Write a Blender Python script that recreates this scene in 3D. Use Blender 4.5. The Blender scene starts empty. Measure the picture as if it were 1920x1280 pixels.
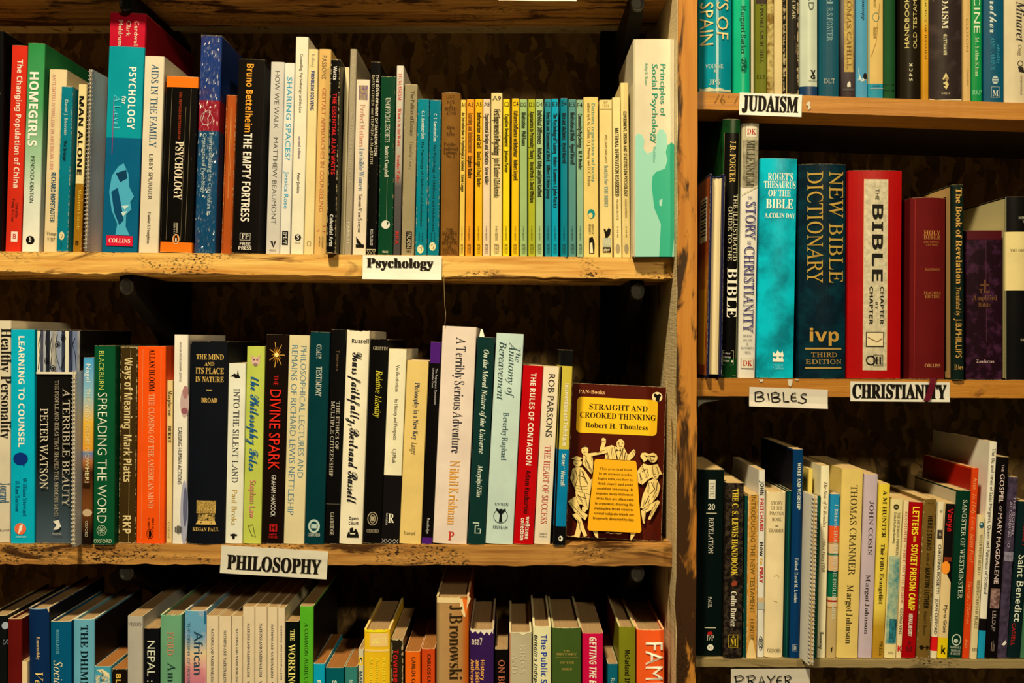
import bpy, bmesh, math, random, os
from mathutils import Vector, Matrix
random.seed(7)
SC = bpy.context.scene
COL = SC.collection
# ---------------------------------------------------------------- scale: metres per photo pixel in the plane of the shelf fronts
S = 0.00063
D = 35/36*1920*S          # camera distance from the shelf fronts
CZ = 1.35                 # camera height
def wx(px, d=0.0): return (px-960)*S*(D+d)/D
def wz(py, d=0.0): return CZ+(640-py)*S*(D+d)/D
def lin(h):
    r = []
    for i in (0, 2, 4):
        c = int(h[i:i+2], 16)/255
        r.append(c/12.92 if c <= .04045 else ((c+.055)/1.055)**2.4)
    return r
# ---------------------------------------------------------------- camera
cam = bpy.data.cameras.new('camera'); cam.lens = 35; cam.sensor_width = 36; cam.clip_start = .02
co = bpy.data.objects.new('camera', cam); COL.objects.link(co)
co.location = (0, -D, CZ); co.rotation_euler = (math.pi/2, 0, 0)
SC.camera = co
# ---------------------------------------------------------------- world, lamps, exposure
w = bpy.data.worlds.new('room_air'); w.use_nodes = True; SC.world = w
w.node_tree.nodes['Background'].inputs[0].default_value = (1, .78, .5, 1)
w.node_tree.nodes['Background'].inputs[1].default_value = .006
def lamp(name, loc, aim, power, size, colour):
    l = bpy.data.lights.new(name, 'AREA'); l.shape = 'DISK'; l.size = size; l.energy = power; l.color = colour
    o = bpy.data.objects.new(name, l); COL.objects.link(o); o.location = loc
    o.rotation_euler = (Vector(aim)-Vector(loc)).to_track_quat('-Z', 'Y').to_euler()
    return o
KEY = lamp('ceiling_lamp', (-.46, -1.5, CZ+2.2), (-.05, 0, CZ), 120, .26, (1, .785, .42))
FILL = lamp('ceiling_lamp_far', (1.3, -3.1, CZ+1.3), (0, 0, CZ), 42, .3, (1, .785, .42))
vs = SC.view_settings
vs.view_transform = 'Standard'; vs.look = 'None'; vs.exposure = 0.0; vs.gamma = 1.0; vs.use_curve_mapping = False

# ---------------------------------------------------------------- materials
WHITE = (1.02, .90, .66)      # how a pure white card looks under the lamps
ROWF = {'1': 1.2, '2': .92, '3': .72, 'A': 1.2, 'B': 1.0, 'C': .86, 'L': 1.1}
def alb(h, row='L'):
    c = lin(h); f = ROWF[row]
    return tuple(min(.9, max(.002, c[i]/(WHITE[i]*f))) for i in range(3))+(1,)
_m = {}
def nt(name):
    m = bpy.data.materials.new(name); m.use_nodes = True
    t = m.node_tree
    return m, t, t.nodes['Principled BSDF']
def node(t, kind, **kw):
    n = t.nodes.new(kind)
    for k, v in kw.items():
        if k.startswith('i_'): n.inputs[k[2:].replace('_', ' ')].default_value = v
        elif k.startswith('n_'): n.inputs[int(k[2:])].default_value = v
        else: setattr(n, k, v)
    return n
def math_(t, op, a, b=None, clamp=False):
    n = t.nodes.new('ShaderNodeMath'); n.operation = op; n.use_clamp = clamp
    for i, v in enumerate((a, b)):
        if v is None: continue
        if isinstance(v, (int, float)): n.inputs[i].default_value = v
        else: t.links.new(v, n.inputs[i])
    return n.outputs[0]
def mixc(t, f, a, b, mode='MIX'):
    n = t.nodes.new('ShaderNodeMix'); n.data_type = 'RGBA'; n.blend_type = mode
    for i, v in ((0, f), (6, a), (7, b)):
        if isinstance(v, (int, float, tuple)): n.inputs[i].default_value = v
        else: t.links.new(v, n.inputs[i])
    return n.outputs[2]
def ramp(t, fac, stops, interp='LINEAR'):
    n = t.nodes.new('ShaderNodeValToRGB'); cr = n.color_ramp; cr.interpolation = interp
    while len(cr.elements) > 1: cr.elements.remove(cr.elements[-1])
    cr.elements[0].position = stops[0][0]; cr.elements[0].color = stops[0][1]
    for p, c in stops[1:]:
        e = cr.elements.new(p); e.color = c
    t.links.new(fac, n.inputs[0])
    return n.outputs[0]
def flat(h, row='L', rough=.5, metal=0):
    k = ('f', h, row, rough, metal)
    if k not in _m:
        m, t, b = nt('print_ink')
        b.inputs['Base Color'].default_value = alb(h, row); b.inputs['Roughness'].default_value = rough
        b.inputs['Metallic'].default_value = metal; b.inputs['Specular IOR Level'].default_value = .1
        _m[k] = m
    return _m[k]
def mottled(h1, h2, row, scale=60, contrast=.5, rough=.45, stretch=(1, 1, 1), lo=None):
    k = ('m', h1, h2, row, scale, contrast, stretch)
    if k not in _m:
        m, t, b = nt('mottled_print')
        tc = node(t, 'ShaderNodeTexCoord'); mp = node(t, 'ShaderNodeMapping'); mp.inputs['Scale'].default_value = stretch
        t.links.new(tc.outputs['Object'], mp.inputs[0])
        n = node(t, 'ShaderNodeTexNoise', i_Scale=scale, i_Detail=5.0, i_Roughness=.65); t.links.new(mp.outputs[0], n.inputs['Vector'])
        c = ramp(t, n.outputs['Fac'], [(.5-contrast/2, alb(h1, row)), (.5+contrast/2, alb(h2, row))])
        t.links.new(c, b.inputs['Base Color']); b.inputs['Roughness'].default_value = rough
        _m[k] = m
    return _m[k]
def pages(h, row):
    k = ('p', h, row)
    if k not in _m:
        m, t, b = nt('paper_edges')
        tc = node(t, 'ShaderNodeTexCoord')
        mp = node(t, 'ShaderNodeMapping'); mp.inputs['Scale'].default_value = (2600, 3, 3)
        t.links.new(tc.outputs['Object'], mp.inputs[0])
        n = node(t, 'ShaderNodeTexNoise', i_Scale=1.0, i_Detail=2.0); t.links.new(mp.outputs[0], n.inputs['Vector'])
        a = alb(h, row); c = ramp(t, n.outputs['Fac'], [(.3, tuple(x*.72 for x in a[:3])+(1,)), (.6, a)])
        t.links.new(c, b.inputs['Base Color']); b.inputs['Roughness'].default_value = .8
        bp = node(t, 'ShaderNodeBump', i_Strength=.35, i_Distance=.0004); t.links.new(n.outputs['Fac'], bp.inputs['Height'])
        t.links.new(bp.outputs[0], b.inputs['Normal'])
        _m[k] = m
    return _m[k]
def cover_mat(colour, row, w, h, dep, wear=0, rough=.42, mix=None, bands=None, smooth=False, across=None, cloth=False):
    """printed cover: one colour or printed bands by height, mottling, scuffed edges and creases"""
    m, t, b = nt('book_cover')
    tc = node(t, 'ShaderNodeTexCoord'); oi = node(t, 'ShaderNodeObjectInfo')
    add = node(t, 'ShaderNodeVectorMath', operation='ADD'); t.links.new(tc.outputs['Object'], add.inputs[0]); t.links.new(oi.outputs['Location'], add.inputs[1])
    vec = add.outputs[0]
    sep = node(t, 'ShaderNodeSeparateXYZ'); t.links.new(tc.outputs['Generated'], sep.inputs[0])
    gx, gy, gz = sep.outputs
    if bands:
        c = ramp(t, gz, [(max(0, min(1, p)), alb(q, row)) for p, q in bands], 'LINEAR' if smooth else 'CONSTANT')
    elif across:
        c = ramp(t, gx, [(p, alb(q, row)) for p, q in across])
    else:
        n = node(t, 'ShaderNodeRGB'); n.outputs[0].default_value = alb(colour, row); c = n.outputs[0]
    if mix:
        h2, sc, lo, hi = mix[:4]
        n = node(t, 'ShaderNodeTexNoise', i_Scale=sc, i_Detail=5.0, i_Roughness=.6); t.links.new(vec, n.inputs['Vector'])
        f = ramp(t, n.outputs['Fac'], [(lo, (0, 0, 0, 1)), (hi, (1, 1, 1, 1))])
        c = mixc(t, f, c, alb(h2, row))
    n = node(t, 'ShaderNodeTexNoise', i_Scale=28.0, i_Detail=6.0, i_Roughness=.6); t.links.new(vec, n.inputs['Vector'])
    g = ramp(t, n.outputs['Fac'], [(.25, (.86, .86, .86, 1)), (.7, (1.03, 1.03, 1.03, 1))])
    c = mixc(t, 1.0, c, g, 'MULTIPLY')
    if wear > 0:
        x1 = math_(t, 'MULTIPLY', math_(t, 'MINIMUM', gx, math_(t, 'SUBTRACT', 1.0, gx)), w)
        e1 = math_(t, 'MAXIMUM', x1, math_(t, 'MULTIPLY', gy, dep))
        z1 = math_(t, 'MULTIPLY', math_(t, 'MINIMUM', gz, math_(t, 'SUBTRACT', 1.0, gz)), h)
        e = math_(t, 'MINIMUM', e1, z1)
        n2 = node(t, 'ShaderNodeTexNoise', i_Scale=260.0, i_Detail=4.0, i_Roughness=.7); t.links.new(vec, n2.inputs['Vector'])
        lim = math_(t, 'MULTIPLY', math_(t, 'SUBTRACT', n2.outputs['Fac'], .36), .0042*wear)
        mk = math_(t, 'GREATER_THAN', lim, e)
        mp = node(t, 'ShaderNodeMapping'); mp.inputs['Scale'].default_value = (900, 200, 35); t.links.new(vec, mp.inputs[0])
        n3 = node(t, 'ShaderNodeTexNoise', i_Scale=1.0, i_Detail=3.0); t.links.new(mp.outputs[0], n3.inputs['Vector'])
        cr = math_(t, 'GREATER_THAN', n3.outputs['Fac'], .82-.05*wear)
        mk = math_(t, 'MULTIPLY', math_(t, 'MAXIMUM', mk, cr), .6)
        c = mixc(t, mk, c, alb('d8bf8c', row))
    t.links.new(c, b.inputs['Base Color'])
    b.inputs['Roughness'].default_value = rough-(.06 if rough > .4 else 0); b.inputs['Specular IOR Level'].default_value = .08 if rough > .4 else .2
    bp = node(t, 'ShaderNodeBump', i_Strength=.25 if cloth else .08, i_Distance=.0006)
    if cloth:
        wv = node(t, 'ShaderNodeTexNoise', i_Scale=1400.0, i_Detail=1.0); t.links.new(vec, wv.inputs['Vector']); t.links.new(wv.outputs['Fac'], bp.inputs['Height'])
        b.inputs['Roughness'].default_value = .6; b.inputs['Specular IOR Level'].default_value = .06
    else:
        t.links.new(n.outputs['Fac'], bp.inputs['Height'])
    t.links.new(bp.outputs[0], b.inputs['Normal'])
    return m

# ---------------------------------------------------------------- mesh helpers
class MB:
    def __init__(s): s.v = []; s.f = []
    def poly(s, pts): 
        n = len(s.v); s.v += [tuple(p) for p in pts]; s.f.append(tuple(range(n, n+len(pts))))
    def box(s, x0, x1, y0, y1, z0, z1):
        n = len(s.v)
        s.v += [(x, y, z) for z in (z0, z1) for y in (y0, y1) for x in (x0, x1)]
        s.f += [tuple(n+i for i in q) for q in ((0, 2, 3, 1), (4, 5, 7, 6), (0, 1, 5, 4), (2, 6, 7, 3), (0, 4, 6, 2), (1, 3, 7, 5))]
    def loft(s, rings, closed=True, caps=True):
        n0 = len(s.v); k = len(rings[0])
        for r in rings: s.v += [tuple(p) for p in r]
        for i in range(len(rings)-1):
            for j in range(k if closed else k-1):
                a = n0+i*k+j; b = n0+i*k+(j+1) % k
                s.f.append((a, b, b+k, a+k))
        if caps:
            s.f.append(tuple(n0+j for j in range(k))[::-1]); s.f.append(tuple(n0+(len(rings)-1)*k+j for j in range(k)))
    def tube(s, pts, r, n=6):
        rings = []
        for i, p in enumerate(pts):
            p = Vector(p); a = Vector(pts[max(0, i-1)]); b = Vector(pts[min(len(pts)-1, i+1)])
            tg = (b-a).normalized(); up = Vector((0, 0, 1)) if abs(tg.z) < .9 else Vector((1, 0, 0))
            u = tg.cross(up).normalized(); v2 = tg.cross(u)
            rings.append([p+(u*math.cos(6.28318*j/n)+v2*math.sin(6.28318*j/n))*r for j in range(n)])
        s.loft(rings)
    def build(s, name, mat, parent=None, fix=True, smooth=False):
        me = bpy.data.meshes.new(name); me.from_pydata(s.v, [], s.f)
        if fix:
            bm = bmesh.new(); bm.from_mesh(me); bmesh.ops.recalc_face_normals(bm, faces=bm.faces); bm.to_mesh(me); bm.free()
        if smooth:
            for p in me.polygons: p.use_smooth = True
        me.materials.append(mat)
        o = bpy.data.objects.new(name, me); COL.objects.link(o)
        if parent: o.parent = parent
        return o
def thing(name, label, cat, loc, group=None, rot=(0, 0, 0)):
    o = bpy.data.objects.new(name, None); COL.objects.link(o); o.empty_display_size = .02
    o.location = loc; o.rotation_euler = rot; o['label'] = label; o['category'] = cat
    if group: o['group'] = group
    return o
# ---------------------------------------------------------------- lettering
def _alpha(base, dig=None):
    def f(s):
        r = ''
        for c in s:
            if 'A' <= c <= 'Z': r += chr(base+ord(c)-65)
            elif 'a' <= c <= 'z': r += chr(base+26+ord(c)-97)
            elif c.isdigit() and dig: r += chr(dig+ord(c)-48)
            else: r += c
        return r.replace(chr(0x1d455), chr(0x210e))
    return f
STY = {'s': (lambda q: q, 0), 'sl': (lambda q: q, -.012), 'sb': (_alpha(0x1d5d4, 0x1d7ec), 0), 'sx': (_alpha(0x1d5d4, 0x1d7ec), .007),
       'si': (_alpha(0x1d63c), 0), 'r': (_alpha(0x1d400, 0x1d7ce), -.005), 'rc': (_alpha(0x1d434), .002), 'rb': (_alpha(0x1d400, 0x1d7ce), 0), 'rx': (_alpha(0x1d400, 0x1d7ce), .007),
       'i': (_alpha(0x1d434), 0), 'ib': (_alpha(0x1d468), 0), 'c': (_alpha(0x1d4d0), .003)}
CAP = .70
PENDING = []
def letter(s, style, mat, parent, place, name='lettering'):
    """place: function (x, y) in normalised length / cap height -> local point; set in one go at the end"""
    PENDING.append((s, style, mat, parent, place, name))
def set_type():
    # one alphabet per style: every character on a line of its own, then again followed by an H to measure its advance
    need = {}
    for s, st, *_ in PENDING:
        need.setdefault(st, set()).update(s)
        need.setdefault('s', {'H'}).update(c for c in s if c in '·–ö')
        if st == 'r': need.setdefault('rc', set()).update(c for c in s if 'A' <= c <= 'Z')
    objs = []
    MATHF = None
    try:      # the type face that ships inside Blender; without it Blender finds the same glyphs itself, only slower
        pth = os.path.join(bpy.utils.system_resource('DATAFILES'), 'fonts', 'NotoSansMath-Regular.woff2')
        if os.path.exists(pth): MATHF = bpy.data.fonts.load(pth)
    except Exception: MATHF = None
    for st, cs in need.items():
        f, off = STY[st]; cs = ['H']+sorted(cs-{'H'})
        cu = bpy.data.curves.new('alphabet', 'FONT'); cu.body = '\n'.join(f(c) for c in cs)+'\n'+'\n'.join(f(c+'H') for c in cs)
        cu.size = 1; cu.offset = off; cu.resolution_u = 2; cu.fill_mode = 'BOTH'; cu.space_line = 4
        if MATHF and st not in ('s', 'sl'): cu.font = MATHF
        o = bpy.data.objects.new('alphabet', cu); COL.objects.link(o); objs.append((st, cs, o))
    bpy.context.view_layer.update()
    dg = bpy.context.evaluated_depsgraph_get()
    G, CAPH = {}, {}
    for st, cs, o in objs:
        me = bpy.data.meshes.new_from_object(o.evaluated_get(dg))
        n = len(cs); lines = [([], [], {}) for _ in range(2*n)]
        V = [v.co.copy() for v in me.vertices]
        for p_ in me.polygons:
            k = round(-sum(V[i].y for i in p_.vertices)/len(p_.vertices)/4+.08)
            L = lines[max(0, min(2*n-1, k))]; q_ = []
            for i in p_.vertices:
                if i not in L[2]: L[2][i] = len(L[0]); L[0].append((V[i].x, V[i].y+4*k))
                q_.append(L[2][i])
            L[1].append(tuple(q_))
        if st == 'rc':      # the slanted capitals set upright
            for L in lines: L[0][:] = [(x-.277*y, y) for x, y in L[0]]
        CAPH[st] = max(y for x, y in lines[0][0]); hw = max(x for x, y in lines[0][0]); hl = min(x for x, y in lines[0][0])
        for i, c in enumerate(cs):
            adv = max(x for x, y in lines[n+i][0])-hw
            G[st, c] = (lines[i][0], lines[i][1], adv)
        bpy.data.meshes.remove(me); bpy.data.objects.remove(o)
    for s, st, mat, parent, place, name in PENDING:
        vs_, fs = [], []; x = 0
        for c in s:
            gv, gf, adv = G['s' if c in '·–ö' else 'rc' if st == 'r' and 'A' <= c <= 'Z' else st, c]; n = len(vs_)
            vs_ += [(x+a, b_) for a, b_ in gv]; fs += [tuple(n+i for i in q_) for q_ in gf]; x += adv
        if not vs_: continue
        x0 = min(a for a, _ in vs_); L = max(1e-6, max(a for a, _ in vs_)-x0)
        me = bpy.data.meshes.new(name); me.from_pydata([tuple(place((a-x0)/L, b_/CAPH[st])) for a, b_ in vs_], [], fs)
        me.materials.append(mat)
        r = bpy.data.objects.new(name, me); COL.objects.link(r); r.parent = parent
def stroke(mb, pts, wid, to3):
    """flat pen line through 2D points"""
    P = [Vector(p) for p in pts]
    L, R = [], []
    for i, p in enumerate(P):
        tg = (P[min(len(P)-1, i+1)]-P[max(0, i-1)])
        if tg.length < 1e-9: tg = Vector((1, 0))
        n = Vector((-tg.y, tg.x)).normalized()*wid/2
        L.append(to3(p+n)); R.append(to3(p-n))
    for i in range(len(P)-1): mb.poly([L[i], L[i+1], R[i+1], R[i]])
# ---------------------------------------------------------------- shelf lines (top front edge of each board, photo pixels)
LINE = {'1': lambda x: 471+12*x/1260, '2': lambda x: 1020+3*x/1260, '3': lambda x: 1560,
        'A': lambda x: 172+(x-1312)*21/608, 'B': lambda x: 709+(x-1312)*4/608, 'C': lambda x: 1235.5+(x-1312)*3/608}
THICK = {'0': 40, '1': 40, '2': 38, '3': 38, 'A': 33, 'B': 34, 'C': 15}
def shelf_z(row, xw): return CZ+(640-LINE[row](xw/S+960))*S
DEF_D = {'1': .012, '2': .003, '3': .006, 'A': .005, 'B': .004, 'C': .006}
GROUP = {'1': 'books on the psychology shelf', '2': 'books on the philosophy shelf', '3': 'books on the bottom shelf under philosophy',
         'A': 'books on the judaism shelf', 'B': 'books on the bibles and christianity shelf', 'C': 'books on the prayer shelf'}
BOOKS = []
def bk(row, x0, x1, ytop, lean, colour, label, decor=(), d=None, kind='paper', dep=None, **o):
    BOOKS.append(dict(row=row, x0=x0, x1=x1, yt=ytop, lean=lean, c=colour, label=label, dec=list(decor), d=DEF_D[row] if d is None else d, kind=kind, dep=dep, o=o))
def t(s, st, c, y0, y1, u=.5, k=.4): return ('t', s, st, c, y0, y1, u, k)
def v(s, st, c, y0, y1, u=.5, k=.4): return ('v', s, st, c, y0, y1, u, k)
def h(s, st, c, yc, hp, u0=.12, u1=.88): return ('h', s, st, c, yc, hp, u0, u1)
def q(c, y0, y1, u0=0.0, u1=1.0, mix=None): return ('q', c, y0, y1, u0, u1, mix)
def e(c, y, ry, rx, u=.5): return ('e', c, y, ry, rx, u)
def p(c, pts): return ('p', c, pts)
def l(c, pts, wd=1.0): return ('l', c, pts, wd)
def ring(c, y, ry, rx, u=.5, wd=1.0): return ('r', c, y, ry, rx, u, wd)
def box_line(c, y0, y1, u0, u1, wd=1.0): return l(c, [(u0, y0), (u1, y0), (u1, y1), (u0, y1), (u0, y0)], wd)

def solve(rows):
    for r in rows:
        B = [b for b in BOOKS if b['row'] == r]
        for b in B:
            b['X0'] = wx(b['x0'], b['d']); b['X1'] = wx(b['x1'], b['d'])
            yb = LINE[r]((b['x0']+b['x1'])/2)
            b['ta'] = b['lean']/max(60, yb-b['yt'])
            b['H'] = (yb-b['yt'])*S
        B.sort(key=lambda b: b['X0']+b['X1'])
        for it in range(4):
            for a, c in zip(B, B[1:]):
                hh = min(a['H'], c['H'])
                ov = max(a['X1']-c['X0'], a['X1']+a['ta']*hh-c['X0']-c['ta']*hh)+.0004
                if ov > 0:
                    wa, wc = a['X1']-a['X0'], c['X1']-c['X0']
                    f = wa/(wa+wc)
                    if it == 0 and ov > .004: print('OVERLAP %s %.1fmm: %s | %s' % (r, ov*1000, a['label'][:40], c['label'][:40]))
                    a['X1'] -= ov*f; c['X0'] += ov*(1-f)

def build(b):
    row, d, kind, o = b['row'], b['d'], b['kind'], b['o']
    a = math.atan(b['ta']); ca, sa = math.cos(a), math.sin(a)
    w = max(.003, b['X1']-b['X0']); xc = (b['X0']+b['X1'])/2
    zb = max(shelf_z(row, b['X0']), shelf_z(row, b['X1']))+abs(w/2*sa)+.0004
    tilt = o.get('tilt', 0)
    ht = (wz(b['yt'], d+o.get('dtop', 0))-zb)/ca/math.cos(tilt)
    w *= ca
    dep = b['dep'] or min(.185, max(.105, .62*ht))
    label = b['label']
    name = {'paper': 'paperback_book', 'hard': 'hardback_book', 'round': 'hardback_book', 'spiral': 'spiral_notebook', 'fore': 'hardback_book', 'face': 'paperback_book'}[kind]
    root = thing(name, label, 'notebook' if kind == 'spiral' else 'book', (xc, d, zb), GROUP[row], (-tilt, a, o.get('yaw', 0)))
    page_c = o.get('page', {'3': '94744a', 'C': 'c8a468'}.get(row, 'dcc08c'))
    def Z(y): return (wz(y, d+o.get('dtop', 0)*.5)-zb)/ca
    k = {'paper': min(.0011, w*.05), 'hard': min(.0028, .09*w), 'round': min(.007, .18*w)}.get(kind, 0)
    if 'k' in o: k = o['k']
    def F(x):
        return k*min(1, abs(2*x/w))**2
    bands = o.get('bands')
    if bands:
        pos = [(Z(y)/ht, c) for y, c in bands]
        if o.get('smooth'): bands = sorted(pos)
        else:
            pp = sorted(pos, reverse=True); bands = [(0, pp[-1][1])]
            for i in range(len(pp)-1, 0, -1): bands.append((pp[i][0], pp[i-1][1]))
    cm = cover_mat(b['c'], row, w, ht, dep, o.get('wear', .25), o.get('rough', .42), o.get('mix'), bands, o.get('smooth', False), o.get('across'), o.get('cloth', False))
    pm = pages(page_c, row)
    if kind in ('paper', 'hard', 'round'):
        th = .0007 if kind == 'paper' else .0024
        th = min(th, w*.2)
        ov = .0004 if kind == 'paper' else .0032
        n = 6 if kind == 'paper' else 12
        rr = min(.0010, w*.12)
        def prof(ins):
            hw = w/2-ins
            pts = [(-hw, dep), (-hw, F(hw)+ins+rr)]
            for i in range(n+1):
                x = -hw+rr*.6+(2*hw-1.2*rr)*i/n
                pts.append((x, F(x)+ins))
            return pts+[(hw, F(hw)+ins+rr), (hw, dep)]
        O, I = prof(0), prof(th)
        m = MB(); N = len(O)
        rings = []
        jag = o.get('jag', 0)
        rnd = random.Random(hash(label) % 9999 if False else sum(map(ord, label)))
        top = [ht-(abs(rnd.gauss(0, jag)) if 1 < i < N-2 else 0) for i in range(N)]
        for i in range(N):
            rings.append([(O[i][0], O[i][1], 0), (O[i][0], O[i][1], top[i]), (I[i][0], I[i][1], top[i]), (I[i][0], I[i][1], 0)])
        m.loft(rings)
        m.build('cover', cm, root)
        g = MB(); y0 = k+th+.0012
        g.box(-w/2+th+.0001, w/2-th-.0001, y0, dep-(.0006 if kind == 'paper' else .004), ov, ht-ov)
        g.build('page_block', pm, root)
        if o.get('wrap'):
            g = MB(); x = w/2+.0001
            nz_, nx_ = 70, 16; R = []       # crinkled front, smooth sides
            for j in range(nz_+1):
                z = .0005+(ht+.0003)*j/nz_
                R.append([(-x, dep+.001, z), (-x, .001, z)]+[((-.9+1.8*i/nx_)*x, -.0010-abs(rnd.gauss(0, .0007)), z+rnd.uniform(-.0015, .0015)*(0 < j < nz_)) for i in range(nx_+1)]+[(x, .001, z), (x, dep+.001, z)])
            g.loft(R)
            g.build('plastic_wrap', o['wrap'](), root)
    elif kind == 'face':
        g = MB(); th = .0006
        g.box(-w/2, w/2, 0, th, 0, ht); g.box(-w/2, w/2, dep-th, dep, 0, ht); g.box(-w/2, -w/2+th, th, dep-th, 0, ht)
        g.build('cover', cm, root)
        g = MB(); g.box(-w/2+th, w/2-.0008, th, dep-th, .0005, ht-.0005); g.build('page_block', pm, root)
    elif kind == 'fore':
        g = MB(); th = .0028
        def side(sx):
            x0, x1 = sorted((sx*w/2, sx*(w/2-th)))
            y0 = 0; R = []
            for z, ins in ((0, .004), (.0012, .0014), (.004, 0), (ht-.004, 0), (ht-.0012, .0014), (ht, .004)):
                R.append([(x0, y0+ins, z), (x1, y0+ins, z), (x1, dep, z), (x0, dep, z)])
            g.loft(R)
        side(1); side(-1); g.box(-w/2+th, w/2-th, dep-th, dep, 0, ht)
        g.build('cover', cm, root)
        g = MB(); n = 10; hw = w/2-th-.0002; R = []
        for z in (.0045, ht-.0045):
            R.append([(-hw, dep-.006, z)]+[(-hw+2*hw*i/n, .005+.004*(1-(2*i/n-1)**2), z) for i in range(n+1)]+[(hw, dep-.006, z)])
        g.loft(R); g.build('page_block', pm, root)
        g = MB(); g.tube([(-hw, .006, ht-.0035), (0, .0095, ht-.003), (hw, .006, ht-.0035)], .0012); g.build('headband', flat('1c2440', row), root)
        # jacket face on the side towards the post
        g = MB(); g.box(-w/2-.0004, -w/2-.0001, .004, dep, .003, ht-.003); jk = g.build('jacket_side', cover_mat('a04818', row, w, ht, dep, 0, .35, ('d08828', 9, .45, .6)), root)
        for c, ya, yb in (('d8d0b0', 365, 450), ('d8a018', 540, 684)):
            g = MB(); g.box(-w/2-.0007, -w/2-.0005, .014, .055, Z(yb), Z(ya)); g.build('printed_panel', flat(c, row), jk)
        for i in range(11):
            g = MB(); g.box(-w/2-.0010, -w/2-.0008, .018, .050, Z(372+i*6.6), Z(370+i*6.6-1.0*(i % 3))); g.build('barcode_bar', flat('181410', row), jk)
    elif kind == 'spiral':
        side = o.get('side', 1); g = MB()
        g.box(-w/2, -w/2+.0006, .004, dep, 0, ht); g.build('back_cover' if side > 0 else 'front_cover', cm, root)
        g = MB(); g.box(w/2-.0006, w/2, .004, dep, 0, ht); g.build('front_cover' if side > 0 else 'back_cover', cm, root)
        g = MB(); g.box(-w/2+.0007, w/2-.0007, .005, dep-.001, .001, ht-.001); g.build('page_block', pm, root)
        g = MB(); nr = int(ht/.0048); R = w/2+.0006
        for i in range(nr):
            zc = .004+i*(ht-.008)/(nr-1)
            g.tube([(R*math.cos(th_), .006-.0045*math.sin(th_)-.0012, zc+.0009*th_/3.14) for th_ in [6.28318*j/10 for j in range(11)]], .00055, 5)
        ob = g.build('spiral_binding', flat(o.get('coil', '141210'), row, .35), root); ob['kind'] = 'stuff'
        ob['label'] = 'black coil binding'
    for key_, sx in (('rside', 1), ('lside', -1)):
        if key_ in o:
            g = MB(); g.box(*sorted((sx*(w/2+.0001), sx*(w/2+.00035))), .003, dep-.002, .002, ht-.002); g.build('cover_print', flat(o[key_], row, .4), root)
    sp = S*(D+d)/D
    def pt(u, y, off):
        x = (u-.5)*w; return Vector((x, F(x)-off, Z(y)))
    for i, dc in enumerate(b['dec']):
        off = .00016+.00007*i; c = dc[1] if dc[0] in 'qeplr' else dc[3]
        if dc[0] in 'tv':
            _, s, st, c, y0, y1, u, kk = dc; cap = kk*w; off += k*kk*kk; za, zz = Z(y0), Z(y1); xu = (u-.5)*w
            if dc[0] == 't':
                f = lambda X, Y, za=za, zz=zz, xu=xu, cap=cap, off=off: (xu+(Y-.5)*cap, F(xu+(Y-.5)*cap)-off, za+(zz-za)*X)
            else:
                f = lambda X, Y, za=za, zz=zz, xu=xu, cap=cap, off=off: (xu-(Y-.5)*cap, F(xu-(Y-.5)*cap)-off, zz+(za-zz)*X)
            letter(s, st, flat(c, row, o.get('ink', .5)), root, f, 'lettering')
        elif dc[0] == 'h':
            _, s, st, c, yc, hp, u0, u1 = dc; off += k*((u1-u0)/max(1, len(s)))**2; xa, xb = (u0-.5)*w, (u1-.5)*w; zc = Z(yc); hh = hp*sp
            f = lambda X, Y, xa=xa, xb=xb, zc=zc, hh=hh, off=off: (xa+(xb-xa)*X, F(xa+(xb-xa)*X)-off, zc+(Y-.5)*hh)
            letter(s, st, flat(c, row, o.get('ink', .5)), root, f, 'lettering')
        else:
            m = MB(); mat = flat(c, row, o.get('rough', .42)) if not (dc[0] == 'q' and dc[6]) else mottled(c, dc[6][0], row, *dc[6][1:])
            nm = 'printed_emblem'
            if dc[0] == 'q':
                _, _, y0, y1, u0, u1, _m2 = dc; u0 = max(u0, .015); u1 = min(u1, .985); n = 8; nm = 'printed_panel'
                for j in range(n):
                    ua, ub = u0+(u1-u0)*j/n, u0+(u1-u0)*(j+1)/n
                    m.poly([pt(ua, y0, off), pt(ub, y0, off), pt(ub, y1, off), pt(ua, y1, off)])
            elif dc[0] in 'ep':
                if dc[0] == 'e':
                    _, _, y, ry, rx, u = dc; P2 = [(u+rx*sp/w*math.cos(6.28318*j/20), y+ry*math.sin(6.28318*j/20)) for j in range(20)]
                else: P2 = dc[2]
                P2 = [((u-.5)*w, Z(y)) for u, y in P2]
                if k < .0003: m.poly([(x, -off, z) for x, z in P2])
                else:             # follow the rounded spine
                    bm = bmesh.new(); bm.faces.new([bm.verts.new((x, 0, z)) for x, z in P2])
                    for j in range(1, 12):
                        bmesh.ops.bisect_plane(bm, geom=bm.verts[:]+bm.edges[:]+bm.faces[:], plane_co=((j/12-.5)*w, 0, 0), plane_no=(1, 0, 0))
                    bm.verts.index_update(); m.v = [(q_.co.x, F(q_.co.x)-off, q_.co.z) for q_ in bm.verts]; m.f = [tuple(q_.index for q_ in f_.verts) for f_ in bm.faces]; bm.free()
            elif dc[0] in 'lr':
                if dc[0] == 'r':
                    _, _, y, ry, rx, u, wd = dc; pts = [(u+rx*sp/w*math.cos(6.28318*j/24), y+ry*math.sin(6.28318*j/24)) for j in range(25)]
                else: _, _, pts, wd = dc
                P2 = [((u-.5)*w, Z(y)) for u, y in pts]
                stroke(m, P2, wd*sp, lambda pp: (pp.x, F(pp.x)-off, pp.y)); nm = 'printed_line'
            m.build(nm, mat, root, fix=False)
    b['root'] = root; b['w'] = w; b['ht'] = ht
    return root
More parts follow.
